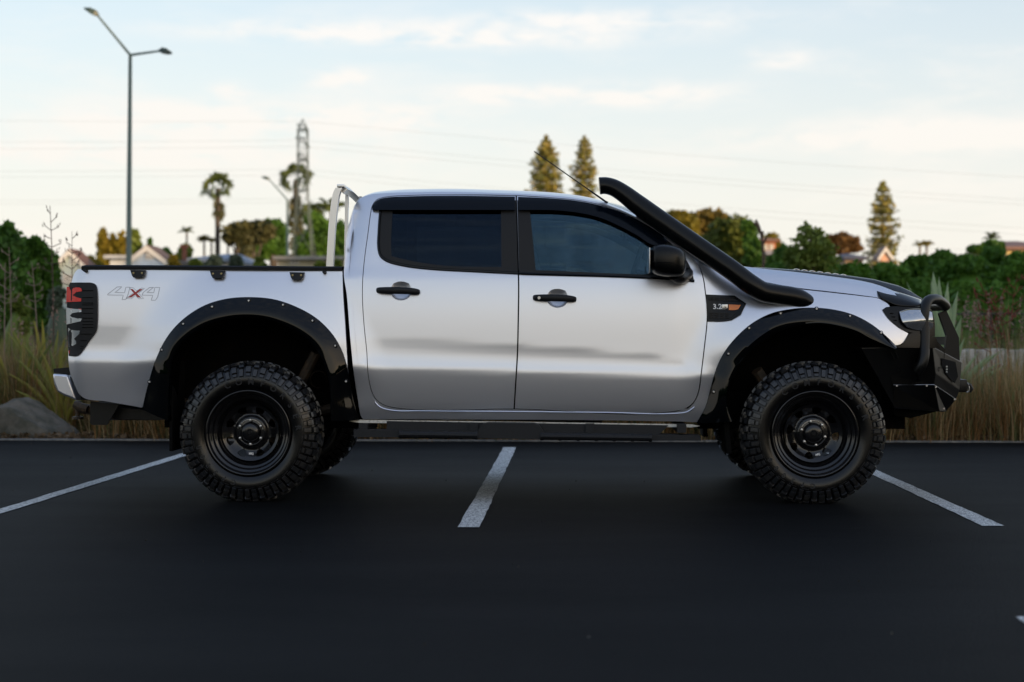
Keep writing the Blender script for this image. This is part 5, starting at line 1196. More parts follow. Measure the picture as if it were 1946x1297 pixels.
# flax flower stalks
podm = mat('flax_pod', (0.055, 0.040, 0.030), rough=0.8, noise=(20, (0.11, 0.06, 0.04), 0.4, 0.7)); redm = mat('flax_red', (0.14, 0.022, 0.014), rough=0.8)
palepod = mat('flax_pod_pale', (0.20, 0.15, 0.12), rough=0.8)
def stalk(px, ptop, Y, label, m, lean=0.0, flowers=9, group=None, r=0.012, fsz=0.035):
    x = GX(px, Y); top = W(px + lean, ptop, Y); root = empty('flax_flower_stalk', (x, Y, 0)); tag(root, label, 'flower stalk', group)
    pts = smooth([Vector((x, Y, 0)), Vector((x * .8 + top.x * .2, Y, top.z * .5)), Vector((x * .35 + top.x * .65, Y, top.z * .85)), top], 0.1)
    mb = MB(); mb.tube(pts, [r * (1 - .75 * i / len(pts)) for i in range(len(pts))], 6); mb.build('stalk', m, root)
    mb = MB()
    for k in range(flowers):
        t_ = 0.70 + 0.30 * k / flowers; p = pts[int(t_ * (len(pts) - 1))]; s_ = 1 if k % 2 else -1; e = p + Vector((s_ * fsz * random.uniform(1.4, 2.4) * (1.5 - (t_ - .7) * 3), random.uniform(-.05, .05), fsz * random.uniform(.6, 1.8)))
        mb.tube([p, e], 0.004, 4)
        for q in range(3): ee = e + Vector((random.uniform(-.02, .02), random.uniform(-.02, .02), random.uniform(-.02, .03))); mb.tube([ee, ee + Vector((s_ * fsz * .3, random.uniform(-.01, .01), fsz * random.uniform(.6, 1.1)))], [fsz * .16, fsz * .06], 5)
    mb.build('flower_head', m, root)
G1 = 'flax flower stalks among the left bushes'; G2 = 'red flax flower stalks at the right'
stalk(103, 392, 17.0, 'tallest dark flax flower stalk against the sky above the tub corner', podm, -8, 11, G1)
stalk(137, 440, 16.5, 'thin dark flax flower stalk in front of the gabled house', podm, 0, 10, G1, r=.009)
stalk(23, 470, 17, 'pale brown flax flower stalk nearer the middle of the dark bush', palepod, -6, 7, G1)
stalk(8, 500, 16.6, 'pale brown flax flower stalk at the very left edge', palepod, 2, 7, G1)
stalk(74, 498, 17, 'leaning pinkish flax flower stalk before the dark bush', palepod, -14, 8, G1)
stalk(1905, 536, 16.5, 'tallest red flowered flax stalk leaning left at the right edge', redm, -42, 9, G2, r=.008, fsz=.045)
stalk(1925, 562, 16.2, 'shorter red flax stalk leaning left beside the taller one', redm, -38, 9, G2, r=.008, fsz=.045)
stalk(1890, 585, 16.0, 'short red flax stalk leaning left, lowest of the red ones', redm, -22, 8, G2, r=.007, fsz=.04)
stalk(1912, 520, 17, 'red flax stalk leaning right, rising to the frame edge', redm, 22, 8, G2, r=.007, fsz=.04)
# low pale wall seen through the grass at the right, wire fence behind
wallm = mat('pale_stone', (0.50, 0.48, 0.45), rough=0.85, noise=(7, (0.30, 0.28, 0.26), 0.45, 0.65), bump=(10, .6, .02))
mb = MB()
xs_ = np.linspace(GX(1815, 21), GX(2050, 21), 14)
for i in range(13):
    h = W(1900, 664 + random.uniform(-1, 2), 21).z; mb.box(((xs_[i] + xs_[i + 1]) / 2, 21, h / 2), (xs_[i + 1] - xs_[i] - .01, 0.3, h), bev=0.02)
o = mb.build('stone_wall', wallm); tag(o, 'low pale stone wall showing through the tall grass at the right', 'wall')
wire = mat('fence_wire', (0.012, 0.013, 0.015), rough=0.6)
mb = MB(); ht = W(1880, 597, 27).z
x0_, x1_ = GX(1560, 27), GX(2080, 27)
root = empty('wire_fence', (x1_, 27, 0)); tag(root, 'dark wire mesh fence running in front of the round green bushes', 'fence')
mb.tube([(x0_, 27, ht), (x1_, 27, ht)], 0.02, 6)
k = x0_
while k < x1_: mb.tube([(k, 27, 0), (k, 27, ht)], 0.004, 4, caps=False); k += 0.10
for z in np.arange(0.2, ht, 0.2): mb.tube([(x0_, 27, z), (x1_, 27, z)], 0.004, 4, caps=False)
mb.build('mesh', wire, root)
for i in range(4): mb = MB(); x = x0_ + (x1_ - x0_) * (i + .5) / 4; mb.tube([(x, 27.03, 0), (x, 27.03, ht + .05)], 0.03, 8); mb.build('post', wire, root)
# ------------------------------------------------------------------ round bushes, right, and other shrubs (3-D clumps at 30 m)
def bush(px, top, w, Y, label, lm, group=None, n=3800, ls=0.075, lump=None, name='bush'):
    x = GX(px, Y); zt = W(px, top, Y).z; hw = w / F * Y; root = empty(name, (x, Y, 0)); tag(root, label, 'bush', group)
    mb = MB(); L = []; core(mb, (x, Y, zt * .45), (hw, hw * .9, zt * .5), .85)
    nl = lump or int(14 + 10 * hw)
    for k in range(nl):
        a = random.uniform(0, 6.283); e = random.random() ** .7 * 1.45; d = Vector((math.cos(a) * math.cos(e), math.sin(a) * math.cos(e), math.sin(e)))
        s_ = random.uniform(.20, .34 if not lump else .27) * min(hw, zt); c = Vector((x + d.x * (hw - s_ * .6), Y + d.y * (hw * .9 - s_ * .6), max(zt * .12, d.z * (zt - s_))))
        core(mb, c, (s_, s_, s_ * .9), .84); L.append(leaves(blob_pts(c, (s_, s_, s_ * .9), n // nl, .8), ls))
    L.append(leaves(np.stack([rng.uniform(x - hw * .9, x + hw * .9, 300), Y - hw * .85 + rng.uniform(0, .3, 300), rng.uniform(0, zt * .6, 300)], 1), ls))
    join_np('foliage', mb, np.concatenate(L), 4, [lm], root, mi=0)
    mb = MB(); mb.tube([(x, Y, 0), (x, Y, zt * .4)], 0.06, 6); mb.build('stem', bark, root)
GB = 'round dark green bushes in the hedge behind the bonnet'
specs = [(1490, 492, 62, 31, 'under the dead stalk, leftmost of the hedge'), (1560, 478, 55, 33, 'below the tall feathery shrub'), (1625, 492, 60, 31, 'below the dark blue roof'), (1690, 487, 52, 31.5, 'just below the big conifer'), (1745, 478, 50, 32, 'left of the domed row'), (1795, 468, 48, 33, 'in the row of domes beneath the short palm clump'), (1845, 473, 46, 32.5, 'between the two domed tops'), (1888, 462, 46, 33.5, 'highest, directly beneath the slender palm'), (1935, 474, 48, 32, 'at the right edge below the sunlit house'), (1985, 466, 55, 33, 'cut by the right edge of the frame'),
         (1530, 540, 60, 28.5, 'low, nearer, behind the bonnet rise'), (1610, 548, 58, 28.8, 'low, nearer, behind the middle of the bonnet'), (1690, 545, 60, 28.5, 'low, nearer, behind the bonnet guard'), (1760, 528, 55, 29, 'low, nearer, behind the flax leaves'), (1830, 535, 58, 28.6, 'low, nearer, right of the flax leaves'), (1905, 530, 58, 29, 'low, nearer, behind the red flowers'), (1975, 540, 58, 28.6, 'low, nearer, at the right edge')]
for (px, top, w, Y, s_) in specs: bush(px, top + (4 if top < 500 else 0), w * 1.28, Y, 'rounded green bush ' + s_, leaf_hedge, GB, n=5200, lump=34)
bush(1390, 520, 70, 30, 'green bush half hidden behind the lower snorkel', leaf_hedge, None)
bush(1455, 520, 40, 29, 'scrubby olive bush at the foot of the dead stalk', leaf_mid, None, n=2000)
# shrub with upright feathery shoots in the hedge
crown_tree('feathery_shrub', 'tall feathery green shrub poking above the hedge with a thin bare stem', 'shrub', 30.5, [(1537, 470, 34, 38), (1530, 445, 13, 24), (1552, 455, 10, 20), (1560, 490, 40, 30), (1515, 495, 24, 30)], leaf_mid, 1537, 3000, .06, trunk_r=.05, bm_=bark_pale, dense=False)
# dead stalk
mb = MB(); Yd = 28; mb.tube(smooth([W(1452, 560, Yd), W(1450, 480, Yd), W(1446, 445, Yd), W(1442, 430, Yd), W(1436, 418, Yd)], .1), 0.022, 6)
for (a, b_, c_, d_) in ((1446, 445, 1440, 434), (1448, 455, 1450, 440), (1444, 436, 1433, 424), (1449, 468, 1456, 452)): mb.tube([W(a, b_, Yd), W(c_, d_, Yd)], [0.018, 0.025], 5)
mb.tube([(GX(1452, Yd), Yd, 0), W(1452, 560, Yd)], .03, 6)
o = mb.build('dead_stalk', podm); tag(o, 'bare dead plant stalk with a hooked tip standing above the hedge', 'dead plant')
# left dark bushes at ~24 m
GL = 'dark bushes at the left edge'
crown_tree('dark_bush', 'tall dark green bush filling the left edge', 'bush', 25, [(-15, 480, 45, 50), (12, 445, 14, 22), (30, 470, 30, 34), (5, 530, 45, 60), (-40, 560, 50, 60), (40, 560, 40, 60), (10, 620, 50, 40)], leaf_dark, 5, 7000, .09, GL, trunk_r=.10)
crown_tree('dark_bush', 'dark green bush with gaps of sky, beside the gabled house', 'bush', 24, [(72, 480, 22, 26), (92, 500, 16, 26), (65, 530, 34, 50), (95, 555, 18, 50), (70, 600, 34, 40)], leaf_dark, 75, 6000, .085, GL, trunk_r=.08)
bush(112, 545, 30, 21, 'grey green shrub right behind the tail light', leaf_grey, None, n=2500, ls=.06)
bush(150, 560, 40, 22, 'grey green shrub mostly hidden behind the tub', leaf_grey, None, n=2000, ls=.06)
bush(35, 560, 36, 20, 'olive green shrub low in front of the dark bushes', leaf_mid, None, n=2500, ls=.06)
# ------------------------------------------------------------------ lamps
lampm = mat('galvanised_grey_green', (0.11, 0.16, 0.155), rough=0.5, metal=0.2); headm = mat('lamp_head', (0.030, 0.055, 0.045), rough=0.5)
def lamp(px, Y, ptop, arms, label, r0):
    root = empty('street_lamp', (GX(px[0], Y), Y, 0)); tag(root, label, 'street lamp')
    b_ = Vector((GX(px[0], Y), Y, 0)); top = W(px[1], ptop, Y); mb = MB(); mb.tube([b_, b_.lerp(top, .5), top], [r0, r0 * .8, r0 * .55], 12); mb.build('pole', lampm, root)
    for (ax, ay, dy, hx, hy) in arms:
        e = W(ax, ay, Y) ; e2 = W(hx, hy, Y)
        mb = MB(); mb.tube([top, e], [r0 * .42, r0 * .32], 8); mb.build('arm', lampm, root)
        d = (e2 - e); L_ = d.length; mb = MB(); rz = d.normalized()
        n_up = Vector((-rz.z, 0, rz.x)); n_up = n_up if n_up.z > 0 else -n_up
        vs = []
        for (t_, w_, hu, hd) in ((-.12, .05, .03, .03), (.15, .11, .09, .05), (.55, .13, .08, .05), (1.0, .04, .015, .02)):
            c = e + d * t_; vs += [c + Vector((0, -w_, 0)) - n_up * hd, c + Vector((0, w_, 0)) - n_up * hd, c + Vector((0, w_ * .7, 0)) + n_up * hu, c + Vector((0, -w_ * .7, 0)) + n_up * hu]
        fs = []
        for i in range(3):
            for k in range(4): a = i * 4 + k; b2 = i * 4 + (k + 1) % 4; fs.append([a, b2, b2 + 4, a + 4])
        fs += [[3, 2, 1, 0], [12, 13, 14, 15]]; mb.add(vs, fs); mb.build('lamp_head', headm, root)
lamp((243, 247.5), 40, 105, [(184, 28, 0, 160, 16), (305, 97, 0, 327, 101)], 'tall grey green street lamp with two arms rising above the tub', 0.085)
lamp((547, 546), 72, 380, [(511, 341, 0, 497, 337)], 'small far street lamp with one arm left of the lattice tower', 0.085)
# ------------------------------------------------------------------ lattice tower and wires
Yt = 112; towm = mat('tower_steel', (0.07, 0.10, 0.095), rough=0.55, metal=0.2)
root = empty('lattice_tower', (GX(577, Yt), Yt, 0)); tag(root, 'slim grey steel lattice pylon with splayed legs and pointed top', 'pylon')
hw = W(585.5, 300, Yt).x - W(576, 300, Yt).x; xc = W(575.5, 300, Yt).x; z1 = W(575, 247, Yt).z; z0 = W(575, 372, Yt).z; za = W(575, 226, Yt).z; wb = (W(605, 560, Yt).x - W(550, 560, Yt).x) / 2 * 1.22
fr_ = MB()
cs = [(-1, -1), (1, -1), (1, 1), (-1, 1)]
for (a, b_) in cs:
    fr_.tube([(xc + a * wb + .1, Yt + b_ * wb, 0), (xc + a * hw, Yt + b_ * hw, z0), (xc + a * hw * .95, Yt + b_ * hw * .95, z1), (xc, Yt, za)], [0.048, 0.038, 0.03, 0.025], 5)
fr_.build('leg', towm, root)
br = MB(); N_ = 13
for lv in range(N_):
    za_, zb_ = z0 + (z1 - z0) * lv / N_, z0 + (z1 - z0) * (lv + 1) / N_
    for k in range(4):
        p, q = cs[k], cs[(k + 1) % 4]
        if lv % 2: p, q = q, p
        br.tube([(xc + p[0] * hw, Yt + p[1] * hw, za_), (xc + q[0] * hw, Yt + q[1] * hw, zb_)], 0.018, 4)
        if lv in (0, 6, 12): br.tube([(xc + p[0] * hw, Yt + p[1] * hw, zb_), (xc + q[0] * hw, Yt + q[1] * hw, zb_)], 0.035, 4)
for lv in range(5):
    f0, f1 = 1 - lv / 5, 1 - (lv + 1) / 5; w0 = hw + (wb - hw) * f0; w1_ = hw + (wb - hw) * f1; za_, zb_ = z0 * lv / 5, z0 * (lv + 1) / 5
    for k in range(4):
        p, q = cs[k], cs[(k + 1) % 4]; br.tube([(xc + p[0] * w0, Yt + p[1] * w0, za_), (xc + q[0] * w1_, Yt + q[1] * w1_, zb_)], 0.03, 4)
for zc_, L_ in ((W(575, 246, Yt).z, 2.4), (W(575, 272, Yt).z, 3.0), (W(575, 303, Yt).z, 2.6)):
    br.tube([(xc, Yt - L_, zc_), (xc, Yt, zc_ + .35), (xc, Yt + L_, zc_)], 0.05, 4); br.tube([(xc, Yt - L_, zc_), (xc, Yt + L_, zc_)], 0.04, 4)
br.build('bracing', towm, root)
wirem = mat('cable', (0.30, 0.33, 0.36), rough=0.6)
wires = [(229, 231, 341, 'topmost'), (270, 267, 384, 'second highest'), (283, 279, 393, 'third highest'), (326, 322, 438, 'fourth highest'), (337, 333, 450, 'fifth highest'), (381, 378, 486, 'sixth highest'), (388, 385, 494, 'lowest')]
for i, (yl, yt_, yr, s_) in enumerate(wires):
    Yw = Yt + (-1.5 if i % 2 else 1.5)
    L_ = smooth([W(-60, yl, Yw), W(160, (yl * .6 + yt_ * .4) + 1.5, Yw), W(400, (yl * .25 + yt_ * .75) + 1, Yw), W(575, yt_, Yw)], 4)
    Rr = smooth([W(575, yt_, Yw), W(900, yt_ + (yr - yt_) * .27, Yw), W(1400, yt_ + (yr - yt_) * .65, Yw), W(2000, yr, Yw)], 4)
    mb = MB(); mb.tube(L_ + Rr[1:], 0.0065, 4); o = mb.build('power_line', wirem); tag(o, s_ + ' of the thin power lines strung across the sky', 'power line', 'power lines strung from the lattice pylon')
# ------------------------------------------------------------------ houses
def house(Y, label, wallcol, roofcol, x0, x1, eave, peak, gable=True, depth=9, windows=(), chimney=None, name='house', overhang=6):
    """front gable (gable=True) or long-side roof; px coordinates at distance Y"""
    xa, xb = GX(x0, Y), GX(x1, Y); ze = W(x0, eave, Y).z; zp_ = W(x0, peak, Y).z; xm = (xa + xb) / 2; root = empty(name, (xm, Y, 0)); tag(root, label, 'house')
    wm = mat('weatherboard_%d' % x0, wallcol, rough=0.8, noise=(3, tuple(c * .8 for c in wallcol), .45, .7)); rm = mat('roofing_%d' % x0, roofcol, rough=0.75, noise=(2, tuple(c * .7 for c in roofcol), .4, .7))
    mb = MB(); oh = overhang / F * Y
    if gable:
        mb.prism([(xa, 0), (xb, 0), (xb, ze), (xm, zp_ - .12), (xa, ze)], Y, Y + depth); mb.build('wall', wm, root)
        mb = MB(); t_ = 0.14
        for s_ in (-1, 1):
            e = Vector((xm + s_ * ((xb - xa) / 2 + oh), 0, ze - oh * (zp_ - ze) / ((xb - xa) / 2))); p = Vector((xm, 0, zp_))
            mb.prism([(e.x, e.z), (p.x, p.z), (p.x, p.z + t_), (e.x, e.z + t_)], Y - .10, Y + depth + .3)
        r_ = mb.build('roof', rm, root)
        mb = MB()
        for s_ in (-1, 1):
            e = Vector((xm + s_ * ((xb - xa) / 2 + oh), 0, ze - oh * (zp_ - ze) / ((xb - xa) / 2)))
            mb.prism([(e.x, e.z - .10), (xm, zp_ - .12), (xm, zp_ + .10), (e.x, e.z + .12)], Y - .13, Y - .103)
        mb.build('barge_board', MATS['white_trim'], root)
    else:
        mb.box((xm, Y + depth / 2, ze / 2), (xb - xa, depth, ze)); mb.build('wall', wm, root)
        mb = MB(); hip = min((xb - xa) * .3, depth * .5)
        b_ = [(xa - oh, Y - .5, ze), (xb + oh, Y - .5, ze), (xb + oh, Y + depth + .5, ze), (xa - oh, Y + depth + .5, ze)]; tt = [(xa + hip, Y + depth / 2, zp_), (xb - hip, Y + depth / 2, zp_)]
        b0 = [(x, y, z - .15) for x, y, z in b_]
        mb.add(b_ + tt + b0, [[0, 1, 5, 4], [1, 2, 5], [2, 3, 4, 5], [3, 0, 4], [9, 8, 7, 6], [0, 6, 7, 1], [1, 7, 8, 2], [2, 8, 9, 3], [3, 9, 6, 0]]); r_ = mb.build('roof', rm, root)
    for (wx, wy, ww, wh) in windows:
        mb = MB(); c = W(wx, wy, Y - .03); w_, h_ = ww / F * Y, wh / F * Y
        for (dx, dz, sx, sz) in ((0, h_ / 2, w_ + .12, .08), (0, -h_ / 2, w_ + .16, .09), (-w_ / 2, 0, .08, h_), (w_ / 2, 0, .08, h_), (0, 0, .05, h_)): mb.box((c.x + dx, Y - .04, c.z + dz), (sx, .09, sz))
        f = mb.build('window', MATS['white_trim'], root); mb = MB(); mb.box((c.x, Y - .015, c.z), (w_, .02, h_)); mb.build('pane', glass_house, f)
    if chimney:
        mb = MB(); a, b_, w_ = chimney; c = W(a, b_, Y + 1); ww = w_ / F * Y; mb.box((c.x, Y + 1.5, c.z / 2), (ww, ww, c.z)); mb.box((c.x, Y + 1.5, c.z + .06), (ww + .15, ww + .15, .14)); mb.build('chimney', MATS['brick'], root)
mat('white_trim', (0.6, 0.6, 0.58), rough=0.6); mat('brick', (0.22, 0.08, 0.05), rough=0.9, noise=(4, (0.12, .06, .045), .4, .7))
house(62, 'cream gabled house with red brown roof beside the dark bush', (0.42, 0.50, 0.48), (0.16, 0.075, 0.05), 108, 158, 505, 479, depth=1.2, windows=[(141, 495, 7, 9), (128, 530, 12, 12)])
house(60, 'white gabled house with an attic window directly behind the tub', (0.46, 0.58, 0.74), (0.13, 0.085, 0.07), 240, 320, 503, 472, windows=[(284, 485, 8, 10)], depth=1.5)  # white wall coloured bluish, its shade put into the paint
house(66, 'low white flat roofed building beside the double arm lamp', (0.60, 0.66, 0.72), (0.45, 0.48, 0.5), 209, 256, 486, 483, gable=False, depth=4)
house(75, 'house with a pale blue roof between the palm and the lamp', (0.45, 0.45, 0.44), (0.20, 0.26, 0.36), 366, 442, 492, 474, gable=False, depth=9)
house(68, 'low house with a brick chimney right of the white gable', (0.40, 0.38, 0.34), (0.16, 0.15, 0.15), 330, 372, 497, 488, gable=False, depth=7, chimney=(345, 470, 8))
house(70, 'long cream house with a low grey roof behind the ladder rack', (0.50, 0.47, 0.36), (0.30, 0.29, 0.27), 528, 668, 488, 479, gable=False, depth=9, windows=[(560, 497, 14, 9), (632, 497, 14, 9)])
house(105, 'orange brick building glowing in the sun above the dead stalk', (0.42, 0.16, 0.08), (0.20, 0.10, 0.07), 1448, 1474, 456, 447, gable=False, depth=6, windows=[(1455, 470, 5, 9), (1466, 470, 5, 9)])
house(60, 'pale building corner showing low between hedge bushes', (0.62, 0.45, 0.22), (0.3, 0.3, 0.35), 1458, 1471, 478, 475, gable=False, depth=4)
house(85, 'house with a dark blue grey roof above the hedge', (0.4, 0.3, 0.22), (0.060, 0.070, 0.11), 1606, 1640, 489, 478, gable=False, depth=5)
house(80, 'peach coloured gable showing at the foot of the big conifer', (0.60, 0.36, 0.25), (0.25, 0.16, 0.12), 1674, 1691, 486, 473, depth=1.2)
house(75, 'sunlit yellow house with a brown roof at the right edge', (0.66, 0.52, 0.24), (0.18, 0.10, 0.08), 1912, 2010, 470, 449, gable=False, depth=8)
# ------------------------------------------------------------------ conifers, palms, poplars, far trees
def norfolk(px, top, halfw, Y, label, nw=16, group=None, ragged=0.2, dens=1.0, rnd=False, vis=.22):
    x = GX(px, Y); zt = W(px, top, Y).z; hw_ = halfw / F * Y; root = empty('norfolk_pine', (x, Y, 0)); tag(root, label, 'pine tree', group)
    mb = MB(); mb.tube([(x, Y, 0), (x, Y, zt * .6), (x, Y, zt)], [zt * .016, zt * .012, .03], 8); mb.build('trunk', bark, root)
    L = []; mb = MB(); zb = zt * 0.18
    for i in range(nw):
        t_ = max(0.0, (i + random.uniform(-.2, .2)) / nw); z = zt - (zt - zb) * t_ * 1.0; r = hw_ * min(1, (t_ / vis) ** (.62 if not rnd else .38) + .04) * random.uniform(1 - ragged, 1 + ragged * .6)
        nb_ = 7; a0 = random.random() * 6
        for k in range(nb_):
            a = a0 + k * 6.283 / nb_ + random.uniform(-.2, .2); rr_ = r * random.uniform(.7, 1.1); d = Vector((math.cos(a), math.sin(a), 0)); p0 = Vector((x, Y, z)); p1 = p0 + d * rr_ + Vector((0, 0, rr_ * .12))
            mb.tube([p0, p0 + d * rr_ * .6 - Vector((0, 0, rr_ * .05)), p1], [.05, .035, .015], 4, caps=False)
            n = int(24 * dens); u = rng.uniform(.12, 1.0, n); zz_ = z + (-.05 * np.sin(u * 3.14) + .12 * u ** 3) * rr_; wd_ = rr_ * .16 * (1 - u * .45)
            C = np.stack([x + d.x * rr_ * u + rng.normal(0, 1, n) * wd_, Y + d.y * rr_ * u + rng.normal(0, 1, n) * wd_, zz_ + rng.normal(0, .10, n) * (hw_ * .35) + .08], 1); L.append(leaves(C, hw_ * .13, 2.0))
    join_np('crown', mb, np.concatenate(L), 4, [bark, leaf_pine], root, mi=1)
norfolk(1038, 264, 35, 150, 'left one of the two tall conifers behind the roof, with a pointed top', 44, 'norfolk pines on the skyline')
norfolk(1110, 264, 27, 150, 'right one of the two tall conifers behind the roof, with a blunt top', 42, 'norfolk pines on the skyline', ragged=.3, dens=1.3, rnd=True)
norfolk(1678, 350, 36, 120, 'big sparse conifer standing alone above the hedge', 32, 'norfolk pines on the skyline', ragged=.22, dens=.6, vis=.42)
def fan_palm(px, top, cr, Y, label, skirt=1.0, crown_px=None, lean=0, trunk=.17, group=None, second=None):
    x = GX(px, Y); s_ = Y / F; ctr = W(px + lean, top + cr * .75, Y); root = empty('fan_palm', (x, Y, 0)); tag(root, label, 'palm tree', group)
    mb = MB(); mb.tube(smooth([Vector((x, Y, 0)), Vector((x * .6 + ctr.x * .4, Y, ctr.z * .5)), ctr], 1), trunk, 8); mb.build('trunk', bark, root)
    V_ = []; R_ = cr * s_
    def fans(n, zlo, zhi, rad, rleaf, c):
        for k in range(n):
            a = random.uniform(0, 6.283); e = random.uniform(zlo, zhi); d = np.array([math.cos(a) * math.cos(e), math.sin(a) * math.cos(e), math.sin(e)]); p = np.array(c) + d * rad * random.uniform(.5, .75)
            u = np.cross(d, [0, 0, 1]); u /= np.linalg.norm(u) + 1e-6; v = np.cross(u, d); ro = random.uniform(-1.5, 1.5); u, v = u * math.cos(ro) + v * math.sin(ro), v * math.cos(ro) - u * math.sin(ro)
            nb_ = 13
            for j in range(nb_):
                th = (j / (nb_ - 1) - .5) * 3.9; dd = d * math.cos(th) + u * math.sin(th); ll = rleaf * random.uniform(.75, 1.3); tip = p + dd * ll + np.array([0, 0, -.28 * ll]); w_ = np.cross(dd, v); w_ = w_ / (np.linalg.norm(w_) + 1e-6) * rleaf * .10
                mid = p + dd * ll * .6; V_.append([p, mid - w_, tip, mid + w_])
    fans(30, -.5, 1.4, R_ * 1.1, R_ * .46, ctr)
    m1 = npmesh('crown', np.array(V_).reshape(-1, 3), 4, leaf_palm, root); V_ = []
    if skirt:
        c2_ = Vector((ctr.x, ctr.y, ctr.z - R_ * .9)); 
        for q in range(int(3 * skirt)): fans(9, -1.4, -.5, R_ * .42, R_ * .38, (c2_.x, c2_.y, c2_.z - q * R_ * .45))
        npmesh('dead_skirt', np.array(V_).reshape(-1, 3), 4, leaf_brown, root)
GP = 'fan palms on the skyline'
fan_palm(413, 336, 30, 90, 'tall slim fan palm standing alone left of the lamp', .7, group=GP, lean=1, trunk=.15)
xs2 = GX(414, 90); V_ = []
fan_palm(562, 318, 33, 125, 'shaggy fan palm with a long dead skirt behind the pylon', 2.6, group=GP, trunk=.2)
fan_palm(592, 392, 28, 128, 'broad fan palm right of the pylon with thick trunk', 1, group=GP, trunk=.22)
def feather_palm(px, top, cr, Y, label, n=16, group=None, lm=leaf_palm, droop=1.0):
    x = GX(px, Y); s_ = Y / F; c = W(px, top + cr * 1.0, Y); root = empty('feather_palm', (x, Y, 0)); tag(root, label, 'palm tree', group); R_ = cr * s_
    mb = MB(); mb.tube([(x, Y, 0), tuple(c)], [.085, .06], 8); mb.build('trunk', bark_pale, root); V_ = []; R_ *= 1.35
    for k in range(n):
        a = k * 6.283 / n + random.uniform(-.2, .2); e = random.uniform(.35, 1.4); d = np.array([math.cos(a), math.sin(a), 0]); prev = None
        for j in range(11):
            t_ = j / 10; h = R_ * (math.sin(e) * t_ * 1.05 - .62 * droop * t_ ** 2.4); r_ = R_ * t_ * (.35 + .55 * math.cos(e)); p = np.array(c) + d * r_ + np.array([0, 0, h])
            if prev is not None:
                td = p - prev; sd = np.cross(td, [0, 0, 1]); sd /= np.linalg.norm(sd) + 1e-6; l_ = R_ * .26 * math.sin(math.pi * min(1, t_ * .9 + .1))
                for s2 in (-1, 1):
                    for q in (0, .33, .66): b0 = prev + td * q; tip = b0 + sd * s2 * l_ + np.array([0, 0, -l_ * .55]) + td * .6; V_.append([b0, b0 + td * .75, tip, b0 + td * .02 + sd * s2 * l_ * .35])
            prev = p
    npmesh('crown', np.array(V_).reshape(-1, 3), 4, lm, root)
GF = 'feather palms on the skyline'
feather_palm(355, 424, 17, 95, 'small feather palm catching the sun left of the tall fan palm', 12, GF)
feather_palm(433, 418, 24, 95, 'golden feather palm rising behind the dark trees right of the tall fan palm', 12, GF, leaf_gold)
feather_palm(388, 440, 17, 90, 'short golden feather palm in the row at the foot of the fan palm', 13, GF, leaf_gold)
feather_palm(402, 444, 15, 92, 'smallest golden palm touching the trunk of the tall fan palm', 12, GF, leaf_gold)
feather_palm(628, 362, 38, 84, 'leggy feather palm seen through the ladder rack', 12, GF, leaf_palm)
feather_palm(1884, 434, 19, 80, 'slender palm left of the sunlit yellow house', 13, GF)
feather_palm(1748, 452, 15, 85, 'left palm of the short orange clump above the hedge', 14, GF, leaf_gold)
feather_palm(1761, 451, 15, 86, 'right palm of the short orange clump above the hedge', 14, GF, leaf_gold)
GO = 'golden poplars behind the white gabled house'
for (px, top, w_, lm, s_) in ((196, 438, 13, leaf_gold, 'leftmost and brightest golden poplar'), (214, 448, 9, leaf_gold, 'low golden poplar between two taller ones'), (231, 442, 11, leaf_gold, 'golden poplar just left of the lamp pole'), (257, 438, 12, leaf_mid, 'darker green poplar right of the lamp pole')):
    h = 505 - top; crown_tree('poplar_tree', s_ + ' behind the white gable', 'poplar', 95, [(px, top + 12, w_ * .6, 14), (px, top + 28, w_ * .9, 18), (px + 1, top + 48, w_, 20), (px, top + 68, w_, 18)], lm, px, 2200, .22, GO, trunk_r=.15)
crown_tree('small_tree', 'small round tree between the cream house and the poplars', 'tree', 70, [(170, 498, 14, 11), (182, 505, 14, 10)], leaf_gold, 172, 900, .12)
crown_tree('small_tree', 'dark little conifer shaped tree behind the ridge of the white gable', 'tree', 80, [(285, 462, 5, 8), (285, 472, 7, 8)], leaf_dark, 285, 500, .12)
GD = 'dark trees between the palms'
crown_tree('spreading_tree', 'dark spreading tree with bare lower limbs, left of the far street lamp', 'tree', 88, [(455, 440, 26, 16), (480, 436, 26, 16), (438, 452, 14, 14), (505, 440, 18, 18), (470, 458, 22, 14)], leaf_brown, 468, 6500, .20, GD, trunk_r=.25, multi=3, dense=False)
crown_tree('spreading_tree', 'denser green tree just left of the far street lamp', 'tree', 92, [(515, 430, 22, 12), (528, 445, 16, 22), (512, 462, 20, 24), (535, 475, 12, 18), (495, 478, 24, 16)], leaf_dark, 520, 6000, .20, GD, trunk_r=.25)
crown_tree('spreading_tree', 'dark tree filling the space between the pylon and the rack', 'tree', 120, [(600, 425, 20, 24), (618, 445, 16, 24), (590, 460, 18, 24), (612, 475, 22, 16), (575, 470, 14, 24)], leaf_dark, 600, 6000, .26, GD, trunk_r=.3)
crown_tree('spreading_tree', 'dark tree seen between the rack posts beside the cab', 'tree', 80, [(646, 445, 16, 22), (648, 475, 18, 22), (660, 460, 16, 24)], leaf_dark, 648, 4000, .2, GD, trunk_r=.25)
GS = 'low shrubs behind the tub'
